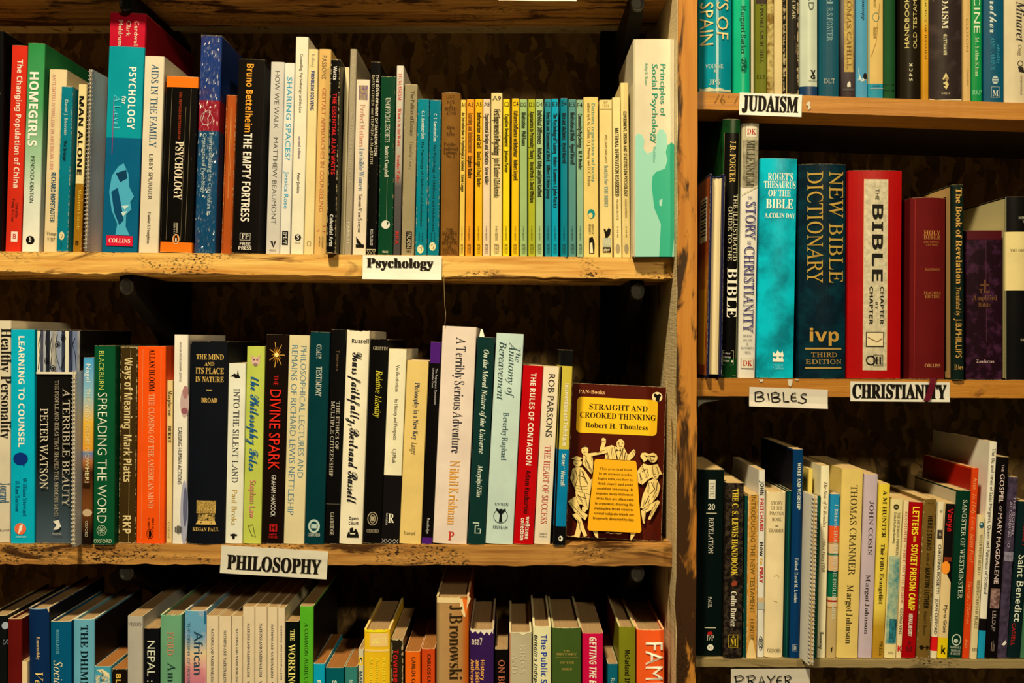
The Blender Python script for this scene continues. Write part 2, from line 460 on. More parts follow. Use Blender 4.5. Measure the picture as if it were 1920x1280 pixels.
# ================================================================= large structure: floor, wall, bookcase
def wood(name, c1, c2, dark, along='x', knots=.5, pits=.4, rough=.55, bias=0.0, scale=1.0, saw=False):
    m, t_, b = nt(name)
    tc = node(t_, 'ShaderNodeTexCoord')
    def nz(sc, detail=4.0, dist=0.0, r_=.6):
        mp = node(t_, 'ShaderNodeMapping'); mp.inputs['Scale'].default_value = sc; t_.links.new(tc.outputs['Object'], mp.inputs[0])
        n = node(t_, 'ShaderNodeTexNoise', i_Scale=1.0, i_Detail=detail, i_Distortion=dist, i_Roughness=r_); t_.links.new(mp.outputs[0], n.inputs['Vector']); return n.outputs['Fac']
    st = (lambda a, c: (a*scale, c*scale, c*scale)) if along == 'x' else (lambda a, c: (c*scale, c*scale, a*scale))
    c = ramp(t_, nz(st(5, 110), 5.0, .6), [(.3, alb(c2)), (.62, alb(c1))])
    big = nz(st(7, 30), 4.0, 1.2)
    if bias:
        sp = node(t_, 'ShaderNodeSeparateXYZ'); t_.links.new(tc.outputs['Object'], sp.inputs[0])
        big = math_(t_, 'ADD', big, math_(t_, 'MULTIPLY', math_(t_, 'SUBTRACT', CZ+.22, sp.outputs[2]), bias))
        big = math_(t_, 'ADD', big, math_(t_, 'MULTIPLY', math_(t_, 'SUBTRACT', wx(1286, -.03), sp.outputs[0]), 8))
    f = ramp(t_, big, [(.60-.1*knots, (0, 0, 0, 1)), (.68-.08*knots, (1, 1, 1, 1))])
    c = mixc(t_, f, c, alb(dark))
    lo = nz(st(9, 26), 2.0); hi = nz(st(210, 480), 3.0, .4)
    pf = math_(t_, 'MULTIPLY', ramp(t_, hi, [(.53, (0, 0, 0, 1)), (.60, (1, 1, 1, 1))]), ramp(t_, lo, [(.66-.12*pits, (0, 0, 0, 1)), (.74-.12*pits, (1, 1, 1, 1))]))
    c = mixc(t_, pf, c, alb('2a1806'))
    t_.links.new(c, b.inputs['Base Color']); b.inputs['Roughness'].default_value = rough; b.inputs['Specular IOR Level'].default_value = .3
    bp = node(t_, 'ShaderNodeBump', i_Strength=.5, i_Distance=.0012)
    hgt = nz((30, 30, 420), 2.0) if saw else nz(st(8, 160), 5.0, .6)
    t_.links.new(math_(t_, 'SUBTRACT', hgt, pf), bp.inputs['Height']); t_.links.new(bp.outputs[0], b.inputs['Normal'])
    return m
def osb():
    m, t_, b = nt('chipboard')
    tc = node(t_, 'ShaderNodeTexCoord'); mp = node(t_, 'ShaderNodeMapping'); mp.inputs['Scale'].default_value = (95, 1, 34); mp.inputs['Rotation'].default_value = (0, .5, 0)
    t_.links.new(tc.outputs['Object'], mp.inputs[0])
    n = node(t_, 'ShaderNodeTexNoise', i_Scale=24.0, i_Detail=3.0); t_.links.new(tc.outputs['Object'], n.inputs['Vector'])
    ad = node(t_, 'ShaderNodeVectorMath', operation='ADD'); sc = node(t_, 'ShaderNodeVectorMath', operation='SCALE'); sc.inputs['Scale'].default_value = 3.2
    t_.links.new(n.outputs['Color'], sc.inputs[0]); t_.links.new(mp.outputs[0], ad.inputs[0]); t_.links.new(sc.outputs[0], ad.inputs[1])
    vo = node(t_, 'ShaderNodeTexVoronoi', i_Scale=1.0, i_Randomness=1.0); t_.links.new(ad.outputs[0], vo.inputs['Vector'])
    sp = node(t_, 'ShaderNodeSeparateXYZ'); t_.links.new(vo.outputs['Color'], sp.inputs[0])
    c = ramp(t_, sp.outputs[0], [(0, alb('4c3416')), (.5, alb('7c5a2c')), (1, alb('a07a3c'))])
    t_.links.new(c, b.inputs['Base Color']); b.inputs['Roughness'].default_value = .7
    bp = node(t_, 'ShaderNodeBump', i_Strength=.6, i_Distance=.002); t_.links.new(vo.outputs['Distance'], bp.inputs['Height']); t_.links.new(bp.outputs[0], b.inputs['Normal'])
    return m
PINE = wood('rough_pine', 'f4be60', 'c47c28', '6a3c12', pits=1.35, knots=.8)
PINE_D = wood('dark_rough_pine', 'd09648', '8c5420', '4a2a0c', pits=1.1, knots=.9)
PINE_R = wood('varnished_pine', 'bd7c28', 'a86820', '84501a', pits=.0, knots=.1, rough=.4)
PLY = wood('grey_plywood', 'a08858', '84703e', '5c4c2c', pits=.1, knots=.2)
BARK = wood('bark_edged_pine', 'c8822e', 'b06a20', '3a2008', along='z', pits=.35, knots=.4, bias=.38, scale=1.1)
SAWN = wood('sawn_pine', 'f2d8a0', 'dcbc80', '8a6830', along='z', pits=.0, knots=.0, rough=.75, saw=True)
BLACKM = flat('14120f', 'L', .45)
CAPM = flat('504c42', 'L', .35)
g = MB(); g.poly([(-3, -4.2, 0), (3, -4.2, 0), (3, .32, 0), (-3, .32, 0)])
fl = g.build('floor', wood('floor_boards', '2a1e10', '20160c', '180e06', pits=.1, knots=.2)); fl['kind'] = 'structure'
g = MB(); g.box(-3, 3, .32, .36, 0, 3.2); wl = g.build('wall_back', flat('4a3c28')); wl['kind'] = 'structure'
CASE = thing('bookcase', 'rough pine bookcase with bark-edged upright between its two bays of shelves', 'bookcase', (0, 0, 0))
XL, XR = wx(-420), wx(2330)
ZT = CZ+(640+330)*S
def post_x(px_top, px_bot, z, dep=-.03):
    f = ((640-(z-CZ)/S))/1280
    return wx(px_top+(px_bot-px_top)*f, dep)
rj = random.Random(3)
def upright(y0, y1, ax, bx, jit, name, mat, n=40):
    m = MB(); R = []
    for i in range(n+1):
        z = ZT*i/n; a, c = ax(z)+rj.gauss(0, jit), bx(z)+rj.gauss(0, jit)
        R.append([(a, y0, z), (c, y0, z), (c, y1, z), (a, y1, z)])
    m.loft(R); return m.build(name, mat, CASE)
PL = lambda z: post_x(1271.2, 1267.6, z); PR = lambda z: post_x(1308.5, 1304.6, z)
upright(-.027, .25, PL, lambda z: PR(z)-.0004, 0, 'upright_plank', SAWN, 8)
upright(-.030, -.0268, lambda z: PL(z)+.0004, PR, .0004, 'bark_edge', BARK, 60)
upright(-.02, .25, lambda z: XL-.022, lambda z: XL-.0005, 0, 'end_panel', SAWN, 4)
upright(-.02, .25, lambda z: XR+.0005, lambda z: XR+.022, 0, 'end_panel', SAWN, 4)
g = MB(); g.box(XL-.022, XR+.022, .25, .262, .02, ZT); g.build('back_panel', osb(), CASE)
def board(row, xa, xb, dep, mat, zoff=0, line=None, thick=None, jit=.0007, n=90):
    m = MB(); R = []; th = (thick or THICK[row])*S
    for i in range(n+1):
        x = xa+(xb-xa)*i/n; z = (shelf_z(row, x) if line is None else CZ+(640-line)*S)
        lo = z-th+(rj.gauss(0, jit) if jit else 0); fy = abs(rj.gauss(0, jit*.6))
        R.append([(x, fy, z), (x, fy, lo+.0006), (x, fy+.0008, lo), (x, dep, z-th), (x, dep, z)])
    m.loft(R); return m.build('shelf_board', mat, CASE)
XE = wx(1263.6)
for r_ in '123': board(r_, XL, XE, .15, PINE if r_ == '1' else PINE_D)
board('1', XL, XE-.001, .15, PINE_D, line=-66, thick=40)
g = MB(); z_ = CZ+(640+66)*S; g.box(XL, XE-.001, .151, .2495, z_-.004, z_+.016); g.build('rear_ledger', SAWN, CASE)  # added strip, closes the gap behind the upper board against light leaks
DECK = wood('dark_deck_board', '2c1e10', '22160a', '180e06', pits=.1, knots=.1)  # rear planks; their dark tone also deepens the shade beneath, closing light leaks
XS = PR(1.6)+.0006
board('A', XS+.001, XR, .06, PINE_R, jit=.0001); board('B', XS+.001, XR, .06, PINE_R, jit=.0001); board('C', PR(1.0)+.004, XR, .06, PLY, jit=.0002)
board('A', XS+.002, XR, .20, PINE_R, line=-232, thick=34, jit=.0001); board('C', PR(1.0)+.004, XR, .2, PLY, line=1620, thick=30, jit=.0001)
def deck(row, xa, xb, y0, drop):
    m = MB(); R = []
    for i in range(13):
        x = xa+(xb-xa)*i/12; z = shelf_z(row, x)-.0003; R.append([(x, y0, z), (x, y0, z-drop), (x, .2495, z-drop), (x, .2495, z)])
    m.loft(R); return m.build('rear_shelf_board', DECK, CASE)
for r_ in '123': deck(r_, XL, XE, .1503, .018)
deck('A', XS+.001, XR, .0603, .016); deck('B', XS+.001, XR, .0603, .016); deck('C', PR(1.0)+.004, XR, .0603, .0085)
board('1', XL, XR, .25, PINE, line=-330, thick=36)  # unseen top board, added to keep light from leaking in from above
for pxc in (314, 1146):
    xc = wx(pxc, .235); g = MB(); g.box(xc-.0145, xc+.0145, .238, .2499, .3, ZT-.03); rl = g.build('upright_rail', flat('0b0a09', 'L', .6), CASE)
    for py in (250, 712, 1180):
        z = wz(py, .238); g = MB(); g.tube([(xc+.006*math.cos(k*.6283), .2365, z+.006*math.sin(k*.6283)) for k in range(11)], .0016, 6); g.build('screw_washer', CAPM, rl)
for r_, zl in (('0', -26), ('1', None), ('2', None)):
    for pxf in (242, 1193):
        xc = wx(pxf, .03)
        zt = (shelf_z(r_, xc)-THICK[r_]*S if zl is None else CZ+(640-zl)*S)-.0012
        dn = .5 if (r_ == '0' and pxf == 242) else 1
        g = MB(); R = []
        for x in (xc-.0085, xc+.0085):
            R.append([(x, .022, zt), (x, .022, zt-.012), (x, .032, zt-.022), (x, .12, zt-.022-.038*max(0, dn*2-1)), (x, .2375, zt-.022-.103*max(0, dn*2-1)), (x, .2375, zt)])
        g.loft(R); br = g.build('shelf_bracket', BLACKM, CASE)
        g = MB(); R = []
        for yy, s_ in ((.0205, .55), (.019, .85), (.0215, 1)):
            R.append([(xc+.0088*s_*math.cos(k*.5236), yy, zt-.0125+.0105*s_*math.sin(k*.5236)) for k in range(12)])
        g.loft(R); g.build('bracket_cap', CAPM if dn == 1 else BLACKM, br)
# pale corner brace under the christianity board
g = MB(); pr = [(1309, 744.5), (1400, 746), (1350, 750), (1322, 754), (1313, 759), (1309, 764)]
g.loft([[(wx(a, y), y, wz(b_, y)) for a, b_ in pr] for y in (.012, .03)]); g.build('corner_brace', flat('8c8878', 'L', .5), CASE)
def mark(c, strokes, wd, y=-.0009):
    m = MB()
    for s_ in strokes: stroke(m, [(wx(a), wz(b_)) for a, b_ in s_], wd*S, lambda pp: (pp.x, y, pp.y))
    m.build('pencil_mark', flat(c), CASE, fix=False)
J = lambda pts: [(1260+a/5.332, b_/5.332) for a, b_ in pts]
mark('5a3a14', [J([(470, 945), (450, 985), (425, 1030)]), J([(512, 948), (490, 985), (484, 1015), (500, 1034), (522, 1025), (528, 1005), (512, 996), (490, 1006)]), J([(572, 953), (565, 978)]), J([(655, 965), (640, 1000), (622, 1036)])], .9)
def blot(pts, c='d8ccb0'):
    m = MB(); m.poly([(wx(a), -.001, wz(b_)) for a, b_ in pts]); m.build('paint_drip', flat(c), CASE, fix=False)
blot([(1511, 196), (1515, 190), (1519, 192), (1518, 198), (1520, 203), (1514, 207), (1515, 200)])
blot([(1422, 711), (1431, 711), (1430, 715), (1425, 716)]); blot([(1476, 711), (1486, 711), (1485, 718), (1482, 725), (1478, 722)]); blot([(1490, 710), (1498, 711), (1494, 714)])
# ================================================================= psychology shelf
K = '1c1a12'
bk('1', -24, 5, 58, 5, '0d0c0c', 'plain black book at the near end of the psychology shelf, beside the red paperback', wear=.2)
bk('1', 5, 39, 85, 13, 'd6301c', 'red paperback with white title lettering standing beside the green and white paperback',
   [t('The Changing Population of China', 'sb', 'f0d8c0', 112, 352, .58, .34), t('Edited by', 'r', '50201a', 379, 408, .68, .17), t('Peng & Guo', 'r', '50201a', 372, 415, .45, .18), q('f0e0d0', 434, 453, .38, .78), h('B', 'sb', 'c04030', 443, 10, .5, .7)], d=.02)
bk('1', 39, 72, 81, 12, '', 'paperback fading from green at the top to white at the foot', 
   [t('HOMEGIRLS', 'sx', 'f0ecd8', 135, 274, .45, .52), t('MENDOZA-DENTON', 's', '2a4030', 293, 380, .5, .22), e('15120f', 450, 8, 8, .5), h('b', 'si', 'f0e8d8', 449, 9, .43, .57)], d=.02,
   bands=[(81, '2f8a48'), (200, '4c9c5c'), (300, 'a8c8a0'), (370, 'dfe3cd'), (471, 'f0e8d2')], smooth=True)
bk('1', 81, 117, 130, 11, 'e8cf9c', 'cream paperback with faded orange and blue lettering, half hidden by the thin teal paperback',
   [t('ANTI-INTELLECTUALISM IN AMERICAN LIFE', 'sb', 'd89880', 139, 318, .3, .2), t('RICHARD HOFSTADTER', 'sb', '1a5068', 323, 417, .45, .26), h('Vintage', 'r', '302010', 438, 6, .15, .7), h('V-317', 'r', '302010', 449, 6, .2, .65)], d=.016, wear=.6)
bk('1', 103, 127, 162, 10, '0a7888', 'thin worn teal paperback with small white author lettering beside the cream book with faded lettering',
   [t('Daniel J. Boorstin', 's', 'd0d8c8', 187, 253, .5, .26), t('The Image', 'sb', '0b2028', 262, 302, .5, .26), e('e4d4a0', 442, 8, 5, .45), l('705020', [(.35, 440), (.55, 440), (.45, 446)], 1), t('pelican', 's', '083038', 453, 466, .45, .12)], d=.002, wear=1)
bk('1', 136, 152, 158, 11, '', 'yellow and ochre paperback with heavy black letters squeezed against a spiral notebook',
   [t('MAN ALONE', 'sx', '141008', 180, 328, .45, .55), t('Modern Society', 'r', 'e8c040', 355, 432, .6, .34), h('B', 'sb', '3a2408', 455, 8, .3, .7)], d=.012, bands=[(158, 'efd794'), (345, 'a06c14')], wear=.8)
bk('1', 155, 160, 128, 10, 'c0b8ac', 'grey spiral notebook leaning beside the very tall psychology textbook', [], d=-.004, kind='spiral', dep=.08, yaw=-.09, side=1, coil='b0aca4')
bk('1', 190, 257, 24, 16, '', 'tallest textbook, red over turquoise over blue, with a face printed low on it',
   [t('Cardwell', 's', 'e8d0b0', 39, 86, .76, .12), t('Clark', 's', 'e8d0b0', 39, 68, .54, .12), t('Meldrum', 's', 'e8d0b0', 39, 86, .32, .12),
    t('PSYCHOLOGY', 'sb', 'e4ecdc', 125, 242, .70, .2), t('for', 'sb', 'e0e8d8', 180, 195, .48, .11), t('A Level', 'r', '58c8d0', 178, 242, .30, .17), l('a83878', [(.2, 182), (.2, 290)], 1),
    p('4aa8c4', [(.40, 312), (.54, 306), (.68, 325), (.72, 350), (.86, 368), (.76, 378), (.80, 392), (.66, 402), (.66, 425), (.78, 441), (.38, 441), (.42, 420), (.25, 395), (.16, 360), (.22, 330)]),
    p('063a58', [(.33, 325), (.62, 318), (.66, 334), (.46, 342)]), p('06466a', [(.22, 360), (.40, 352), (.5, 380), (.60, 412), (.48, 422), (.32, 398)]), p('c0d8d0', [(.52, 386), (.74, 384), (.62, 393)]), p('c0d8d0', [(.52, 398), (.70, 395), (.58, 406)]),
    q('d01838', 442, 461, .13, .87), h('COLLINS', 'rb', 'e8d8c8', 451, 8, .2, .8)],
   d=.03, bands=[(24, 'c0142c'), (89, '02949e'), (259, '005c80')], rough=.45)
bk('1', 259, 296, 105, 12, 'e6d6b4', 'cream paperback with blue serif title beside the orange and black dictionary',
   [t('AIDS IN THE FAMILY', 'r', '2f5a78', 120, 276, .55, .34), t('LIBBY SPURRIER', 's', '4a4038', 289, 374, .5, .2), t('Hodder & Stoughton', 'r', '5a4a3a', 397, 456, .5, .15)], d=.014)
bk('1', 299, 359, 143, 13, '', 'thick black paperback with orange bands at head and foot, spine creased',
   [t('THE PENGUIN DICTIONARY OF', 'r', 'b84020', 172, 262, .47, .075), t('PSYCHOLOGY', 'rb', 'f0dcb8', 265, 374, .5, .24), e('f07818', 448, 9, 6, .5), ring('e8d8b0', 448, 9, 6, .5, .8), p('100c0a', [(.46, 442), (.53, 441), (.56, 449), (.53, 455), (.47, 455), (.45, 449)]), p('f0e4c8', [(.48, 446), (.52, 446), (.53, 453), (.48, 453)]),
    t('REFERENCE', 's', 'e0d0b0', 418, 436, .52, .06), t('ISBN 0 14', 's', 'e0d0b0', 418, 438, .44, .05), l('887858', [(.2, 166), (.19, 450)], .5), l('887858', [(.8, 166), (.79, 450)], .5), l('887858', [(.66, 200), (.65, 450)], .4)],
   d=.008, bands=[(143, 'f07818'), (164, '0d0a08'), (454, 'f07818')], wear=.7)
def wrap_mat():
    m, T, b = nt('clear_wrap'); tr = node(T, 'ShaderNodeBsdfTransparent'); gl = node(T, 'ShaderNodeBsdfGlossy', i_Roughness=.24)
    mx = node(T, 'ShaderNodeMixShader'); mx.inputs[0].default_value = .12
    T.links.new(tr.outputs[0], mx.inputs[1]); T.links.new(gl.outputs[0], mx.inputs[2])
    T.links.new(mx.outputs[0], T.nodes['Material Output'].inputs[0]); return m
bk('1', 363.5, 403, 67, 13, '', 'shrink-wrapped blue textbook with a dark red band across its spine',
   [t('Internationalizing the Curriculum in', 's', 'c8d8d0', 250, 402, .66, .2), t('Organizational Psychology', 's', 'c8d8d0', 250, 362, .34, .18),
    l('e0c8c0', [(.2, 226), (.3, 210), (.5, 206), (.55, 214), (.45, 222), (.5, 234), (.2, 234)], 1.2), ring('e0c8c0', 222, 12, 11, .4, .8)],
   d=.01, bands=[(67, '1c3c80'), (189, 'a01830'), (246, '0a4c74')], mix=('4a3060', 30, .55, .8), wrap=wrap_mat, rough=.3)
bk('1', 414, 434, 178, 10, 'b0501c', 'rust orange paperback with rubbed spine beside the thick black paperback',
   [l('d89850', [(.5, 200), (.48, 372)], .8), l('d89850', [(.62, 205), (.6, 330)], .5), l('703010', [(.15, 180), (.15, 470)], 1)], d=.02, wear=1)
bk('1', 434, 484, 111, 13, '100c0a', 'thick black paperback with orange and white bold lettering down its spine',
   [t('Bruno Bettelheim', 'sb', 'f0a030', 120, 248, .46, .26), t('THE EMPTY FORTRESS', 'sb', 'f0e4cc', 250, 415, .46, .32), box_line('e0d4bc', 437, 450, .3, .68, 1), t('', 's', K, 0, 1) if 0 else h('FP', 'rb', 'e0d4bc', 443, 9, .36, .62), h('FREE', 'sb', 'e8dcc4', 457, 6, .3, .7), h('PRESS', 'sb', 'e8dcc4', 465, 6, .26, .74)], d=.006, rough=.3)
bk('1', 498, 524, 116, 10, 'd6cebe', 'light grey paperback with spaced thin grey capitals down its spine',
   [t('HOW WE WALK', 'sl', '5a5248', 133, 241, .5, .34), t('MATTHEW BEAUMONT', 'sl', '5a5248', 258, 420, .5, .32), p('181512', [(.32, 452), (.5, 452), (.56, 461), (.62, 452), (.74, 452), (.55, 464)]), h('VERSO', 's', '504840', 469, 3, .25, .75)])
bk('1', 524, 543.5, 118, 10, 'ece4d0', 'white paperback with pale blue title ending in a question mark',
   [t('SHARING SPACES?', 's', '34a4c4', 144, 300, .52, .5), t('Jessica Rose', 's', '34a4c4', 321, 391, .5, .42), q('181818', 433, 459, .2, .8), t('D·L·T', 'rb', 'e8e0d0', 435, 457, .5, .36)])
bk('1', 544, 569, 69, 10, 'f2e6c4', 'tall white paperback with tiny black title lettering near its top',
   [t('Counselling, Psychotherapy and the Law', 's', '302820', 101, 212, .5, .22), t('second edition', 's', '806080', 255, 297, .5, .22), t('Peter Jenkins', 's', '202020', 324, 362, .5, .24), e('181512', 445, 6, 6, .55), h('S', 'sb', 'f0e8d8', 445, 8, .45, .65), h('SAGE', 'r', '302820', 455, 3, .35, .75)])
bk('1', 569, 588, 92, 9, 'f0d898', 'pale yellow paperback with small blue title next to the tan paperback',
   [t('Kahney', 'r', 'b0a080', 101, 126, .5, .34), t('PROBLEM SOLVING', 'sb', '203a80', 133, 207, .5, .36), box_line('604828', 453, 461, .35, .7, .8)])
bk('1', 588, 611, 92, 10, 'e4b668', 'tan paperback with faded brown and orange capitals beside the scuffed black paperback',
   [t('PASSONS', 's', '806848', 104, 148, .45, .36), t('GESTALT APPROACHES IN COUNSELING', 's', 'c87848', 165, 397, .5, .32), l('b83828', [(.9, 422), (.2, 434), (.9, 434)], 1.2), t('HOLT, RINEHART', 's', '705838', 443, 465, .7, .12), t('AND WINSTON', 's', '705838', 443, 462, .45, .12)], wear=.7)
bk('1', 611, 634, 111, 9, '0c0a08', 'badly scuffed black paperback with red title poking out over the shelf edge',
   [t('Watts', 'sb', 'e8e0d0', 124, 150, .5, .36), t('THE ESSENTIAL ALAN WATTS', 'sb', 'c82020', 175, 327, .52, .4), t('Celestial Arts', 'sb', 'e0d8c8', 402, 462, .5, .34)], d=-.011, wear=1.3)
bk('1', 635, 646, 126, 9, 'ecd8a4', 'narrow blank cream paperback between the scuffed black one and a grey-brown one', [], d=.016)
bk('1', 646, 659, 92, 11, 'a8987a', 'tall grey-brown paperback with pale capitals, taller than its neighbours',
   [t('LIVINGSTONE', 's', 'c4b48c', 106, 172, .5, .34), t('HOW TO CHOOSE A PSYCHOTHERAPIST', 's', 'c8b898', 202, 352, .5, .36), t('KARNAC', 'sb', 'd8c8a8', 416, 460, .5, .36)])
bk('1', 659, 686, 149, 8, 'ecd8b8', 'off-white paperback with orange and grey title under a small picture',
   [q('a89050', 160, 187, .2, .85, ('6a4a80', 300, .2)), t('Perfect Mothers', 'r', 'd89878', 195, 275, .5, .36), t('Invisible Women', 'r', '8090a0', 278, 357, .52, .36), t('Susan Van Scoyoc', 'r', '605048', 364, 436, .5, .26), p('181410', [(.25, 443), (.4, 448), (.7, 458), (.6, 459), (.3, 455)]), q('181410', 458, 464, .25, .85)])
bk('1', 686, 706, 116, 9, '0b0a09', 'black paperback with two lines of white capitals beside the dark green paperback',
   [t('THE DEVELOPMENT OF IMAGINATION', 'sb', 'e0d4b8', 140, 292, .7, .27), t('DAVID COHEN and STEPHEN A. MacKEITH', 'r', 'c8b890', 140, 308, .3, .24), t('ROUTLEDGE', 's', 'd8d0c0', 430, 460, .5, .26), q('d8c8a0', 467, 469, .05, .95), l('d8c8a0', [(.1, 478), (.35, 470), (.65, 478), (.9, 470)], .7), l('d8c8a0', [(.1, 470), (.35, 478), (.65, 470), (.9, 478)], .7)], wear=.6)
bk('1', 707, 736, 143, 6, '0d4026', 'dark green paperback with pale title and a white round emblem',
   [t('UNOFFICIAL SECRETS', 'r', 'e0dcc0', 183, 267, .5, .3), t('Beatrix Campbell', 'rb', 'e0dcc0', 273, 332, .5, .26), e('e8e0c8', 421, 8, 8, .5), p('0d4026', [(.55, 415), (.7, 417), (.62, 423)]), h('VIRAGO', 's', 'e0dcc0', 472, 4, .3, .7), l('a8a888', [(.55, 335), (.55, 412)], .5)], wear=.8)
bk('1', 737, 750.5, 123, 7, '', 'thin paperback fading from white to dark grey with red lettering',
   [t('HUMANISM', 'r', 'd83828', 138, 188, .5, .4), t("What's in the Word", 'r', 'd83828', 203, 274, .5, .42), t('Nicolas Walter', 'r', 'd83828', 290, 343, .5, .42), t('RPA', 'sb', 'c03028', 434, 458, .5, .45)],
   bands=[(123, 'e4d8c0'), (320, 'a89c88'), (350, '5c5450'), (475, '4c4644')], smooth=True)
bk('1', 752, 777, 158, 7, 'a0906a', 'khaki paperback with cracked spine beside the teal pair',
   [t('The Politics of Ecstasy', 'r', '3a3020', 170, 255, .62, .28), t('Timothy Leary', 'r', '8a7a58', 264, 318, .6, .28), q('1c1814', 434, 466, .35, .8), t('PALADIN', 's', 'c8b890', 436, 464, .58, .3), h('586', 's', '302818', 471, 4, .4, .75)], wear=.9)
for x0, x1, yt, dy, lab in ((777.5, 800, 185, 0, 'teal paperback nearer the khaki book, first of the matching teal pair'), (801, 823, 187, 5, 'teal paperback against the brown cloth book, second of the matching teal pair')):
    bk('1', x0, x1, yt, 5, '0a8290' if not dy else '087888', lab,
       [t('C. I. Sandström', 'sb', 'd8e0d0', 208+dy, 260+dy, .5, .26), t('The Psychology of Childhood and Adolescence', 's', '062830', 265+dy, 424+dy*2, .5, .22), e('e8dca8', 467-dy, 8, 6, .45), l('705020', [(.3, 465-dy), (.6, 462-dy), (.5, 472-dy)], 1), t('0 14 08', 's', '063038', 436, 452, .6, .12), t('pelican', 's', '063038', 436, 452, .35, .12)], wear=.9)
cl = '3a2008'
bk('1', 824, 860, 173, 3, '8a5c24', 'old brown cloth book with rubbed dark lettering beside the yellow series',
   [h(s, 'r', cl, y, 6, a, c) for s, y, a, c in (('LOVE,', 182, .25, .75), ('HATE', 191, .3, .72), ('&', 198, .45, .58), ('REPAR-', 204, .18, .82), ('ATION', 212, .25, .78), ('Klein', 239, .3, .7), ('&', 246, .45, .56), ('Riviere', 251, .28, .72), ('Psycho-', 270, .15, .8), ('Analytical', 278, .1, .88), ('Epitomes', 285, .14, .84), ('No. 2', 292, .3, .72), ('THE', 431, .3, .7), ('HOGARTH', 437, .1, .88), ('PRESS', 443, .25, .72), ('AND THE', 449, .15, .84), ('INSTITUTE', 455, .08, .92), ('OF', 461, .4, .6), ('PSYCHO-', 467, .12, .86), ('ANALYSIS', 473, .1, .9))],
   kind='round', wear=.8, cloth=True, mix=('5a3610', 14, .5, .8), k=.004)
SER = [(861, 870.5, 187, 'f4cc58', 'A1', 'An Introduction to Psychological Science', 211, 320, 'David Legge', 327, 359, 3),
 (872, 886.5, 186, 'f0a028', 'A3', 'Learning and Reinforcement', 212, 286, 'Stephen Walker', 292, 334, 3), (890, 904, 185.5, 'f8bc1c', 'A5', 'Information and Skill', 211, 278, 'David Legge & Paul J. Barber', 284, 350, 1),
 (905, 918.5, 185.5, 'f0d4ac', 'A8', 'Experimental Design and Statistics', 213, 308, 'Steve Miller', 313, 346, 1), (920, 941, 174, 'f4d890', 'A9', 'First Experiments in Psychology', 205, 291, 'John M. Gardiner & Zofia Kaminska', 296, 370, 1),
 (942.5, 955, 185.5, 'f8d81c', 'C2', 'Cognitive Development', 214, 275, 'Johanna Turner', 282, 323, 1), (959, 972.5, 184.5, 'f8c418', 'C4', "Culture's Influence on Behaviour", 208, 294, 'Robert Serpell', 300, 338, 1),
 (974.5, 988.6, 186, 'a4c078', 'D2', 'Motivation', 211, 240, 'Phil Evans', 246, 273, 0), (990.5, 1003.6, 186, 'b4b62c', 'D3', 'Approaches to Personality Theory', 209, 298, 'David Peck & David Whitlow', 304, 380, 0),
 (1004.5, 1018.6, 185.5, 'b0c888', 'D4', 'Individual Differences', 207, 270, 'Richard Kirby and John Radford', 277, 369, 0), (1021.5, 1033.8, 185.5, '2a8e9c', 'E2', 'Selection and Assessment at Work', 210, 303, 'Gilbert & Helen Jessup', 309, 372, 0),
 (1034, 1047, 185, '00a4c0', 'E3', 'The Psychology of Training', 212, 288, 'Robert Stammers & John Patrick', 294, 390, 0), (1051, 1064, 184, '028294', 'E4', 'Men and Machines', 212, 262, 'Hywel Murrell', 268, 306, 0),
 (1066, 1080.5, 186, '5a9288', 'E5', 'Motivation at Work', 211, 264, 'Hywel Murrell', 270, 308, 0), (1081.5, 1094.5, 187, '98b890', 'F4', 'Community Psychology', 213, 277, 'M. P. Bender', 283, 318, -1)]
CN = ['amber yellow', 'orange', 'deep yellow', 'pinkish cream', 'taller pale yellow', 'lemon yellow', 'golden yellow', 'pale green', 'olive green', 'light green', 'slate blue', 'bright cyan', 'dark cyan', 'blue-green', 'grey-green']
for (x0, x1, yt, c, num, ti, a, b_, au, c0, c1, ln), cn in zip(SER, CN):
    dk = '8a5a18' if num == 'A3' else K
    bk('1', x0, x1, yt, ln, c, '%s thin paperback of the matching series, numbered %s at its head' % (cn, num),
       [h(num, 's', K, yt+10, 8, .12, .88), t(ti, 'sb', dk, a, b_, .52, .58), t(au, 'sb', K, c0, c1, .52, .54), t('0 416 82230 5', 's', K, 424, 450, .5, .2), t('METHUEN', 'r', K, 457, 476, .5, .42)], wear=.3, d=.012)
bk('1', 1095, 1122.5, 182, -1, 'f0d078', 'cream-yellow paperback with a teal title and a small round teal emblem',
   [t('Decisions, organizations and society', 's', '1a8a84', 194, 341, .66, .24), t('edited by F. G. Castles, D. J. Murray and D. C. Potter', 's', '5a4a28', 193, 349, .36, .2), e('1a8a84', 401, 9, 7, .5), e('f0d078', 404, 5, 4, .45), t('ISBN 0 14', 's', '403018', 420, 438, .6, .16), t('08 0669 1', 's', '403018', 420, 438, .4, .16), p('181410', [(.35, 446), (.6, 444), (.72, 456), (.7, 475), (.35, 475)]), p('f4e4b0', [(.42, 456), (.56, 454), (.62, 474), (.4, 474)])])
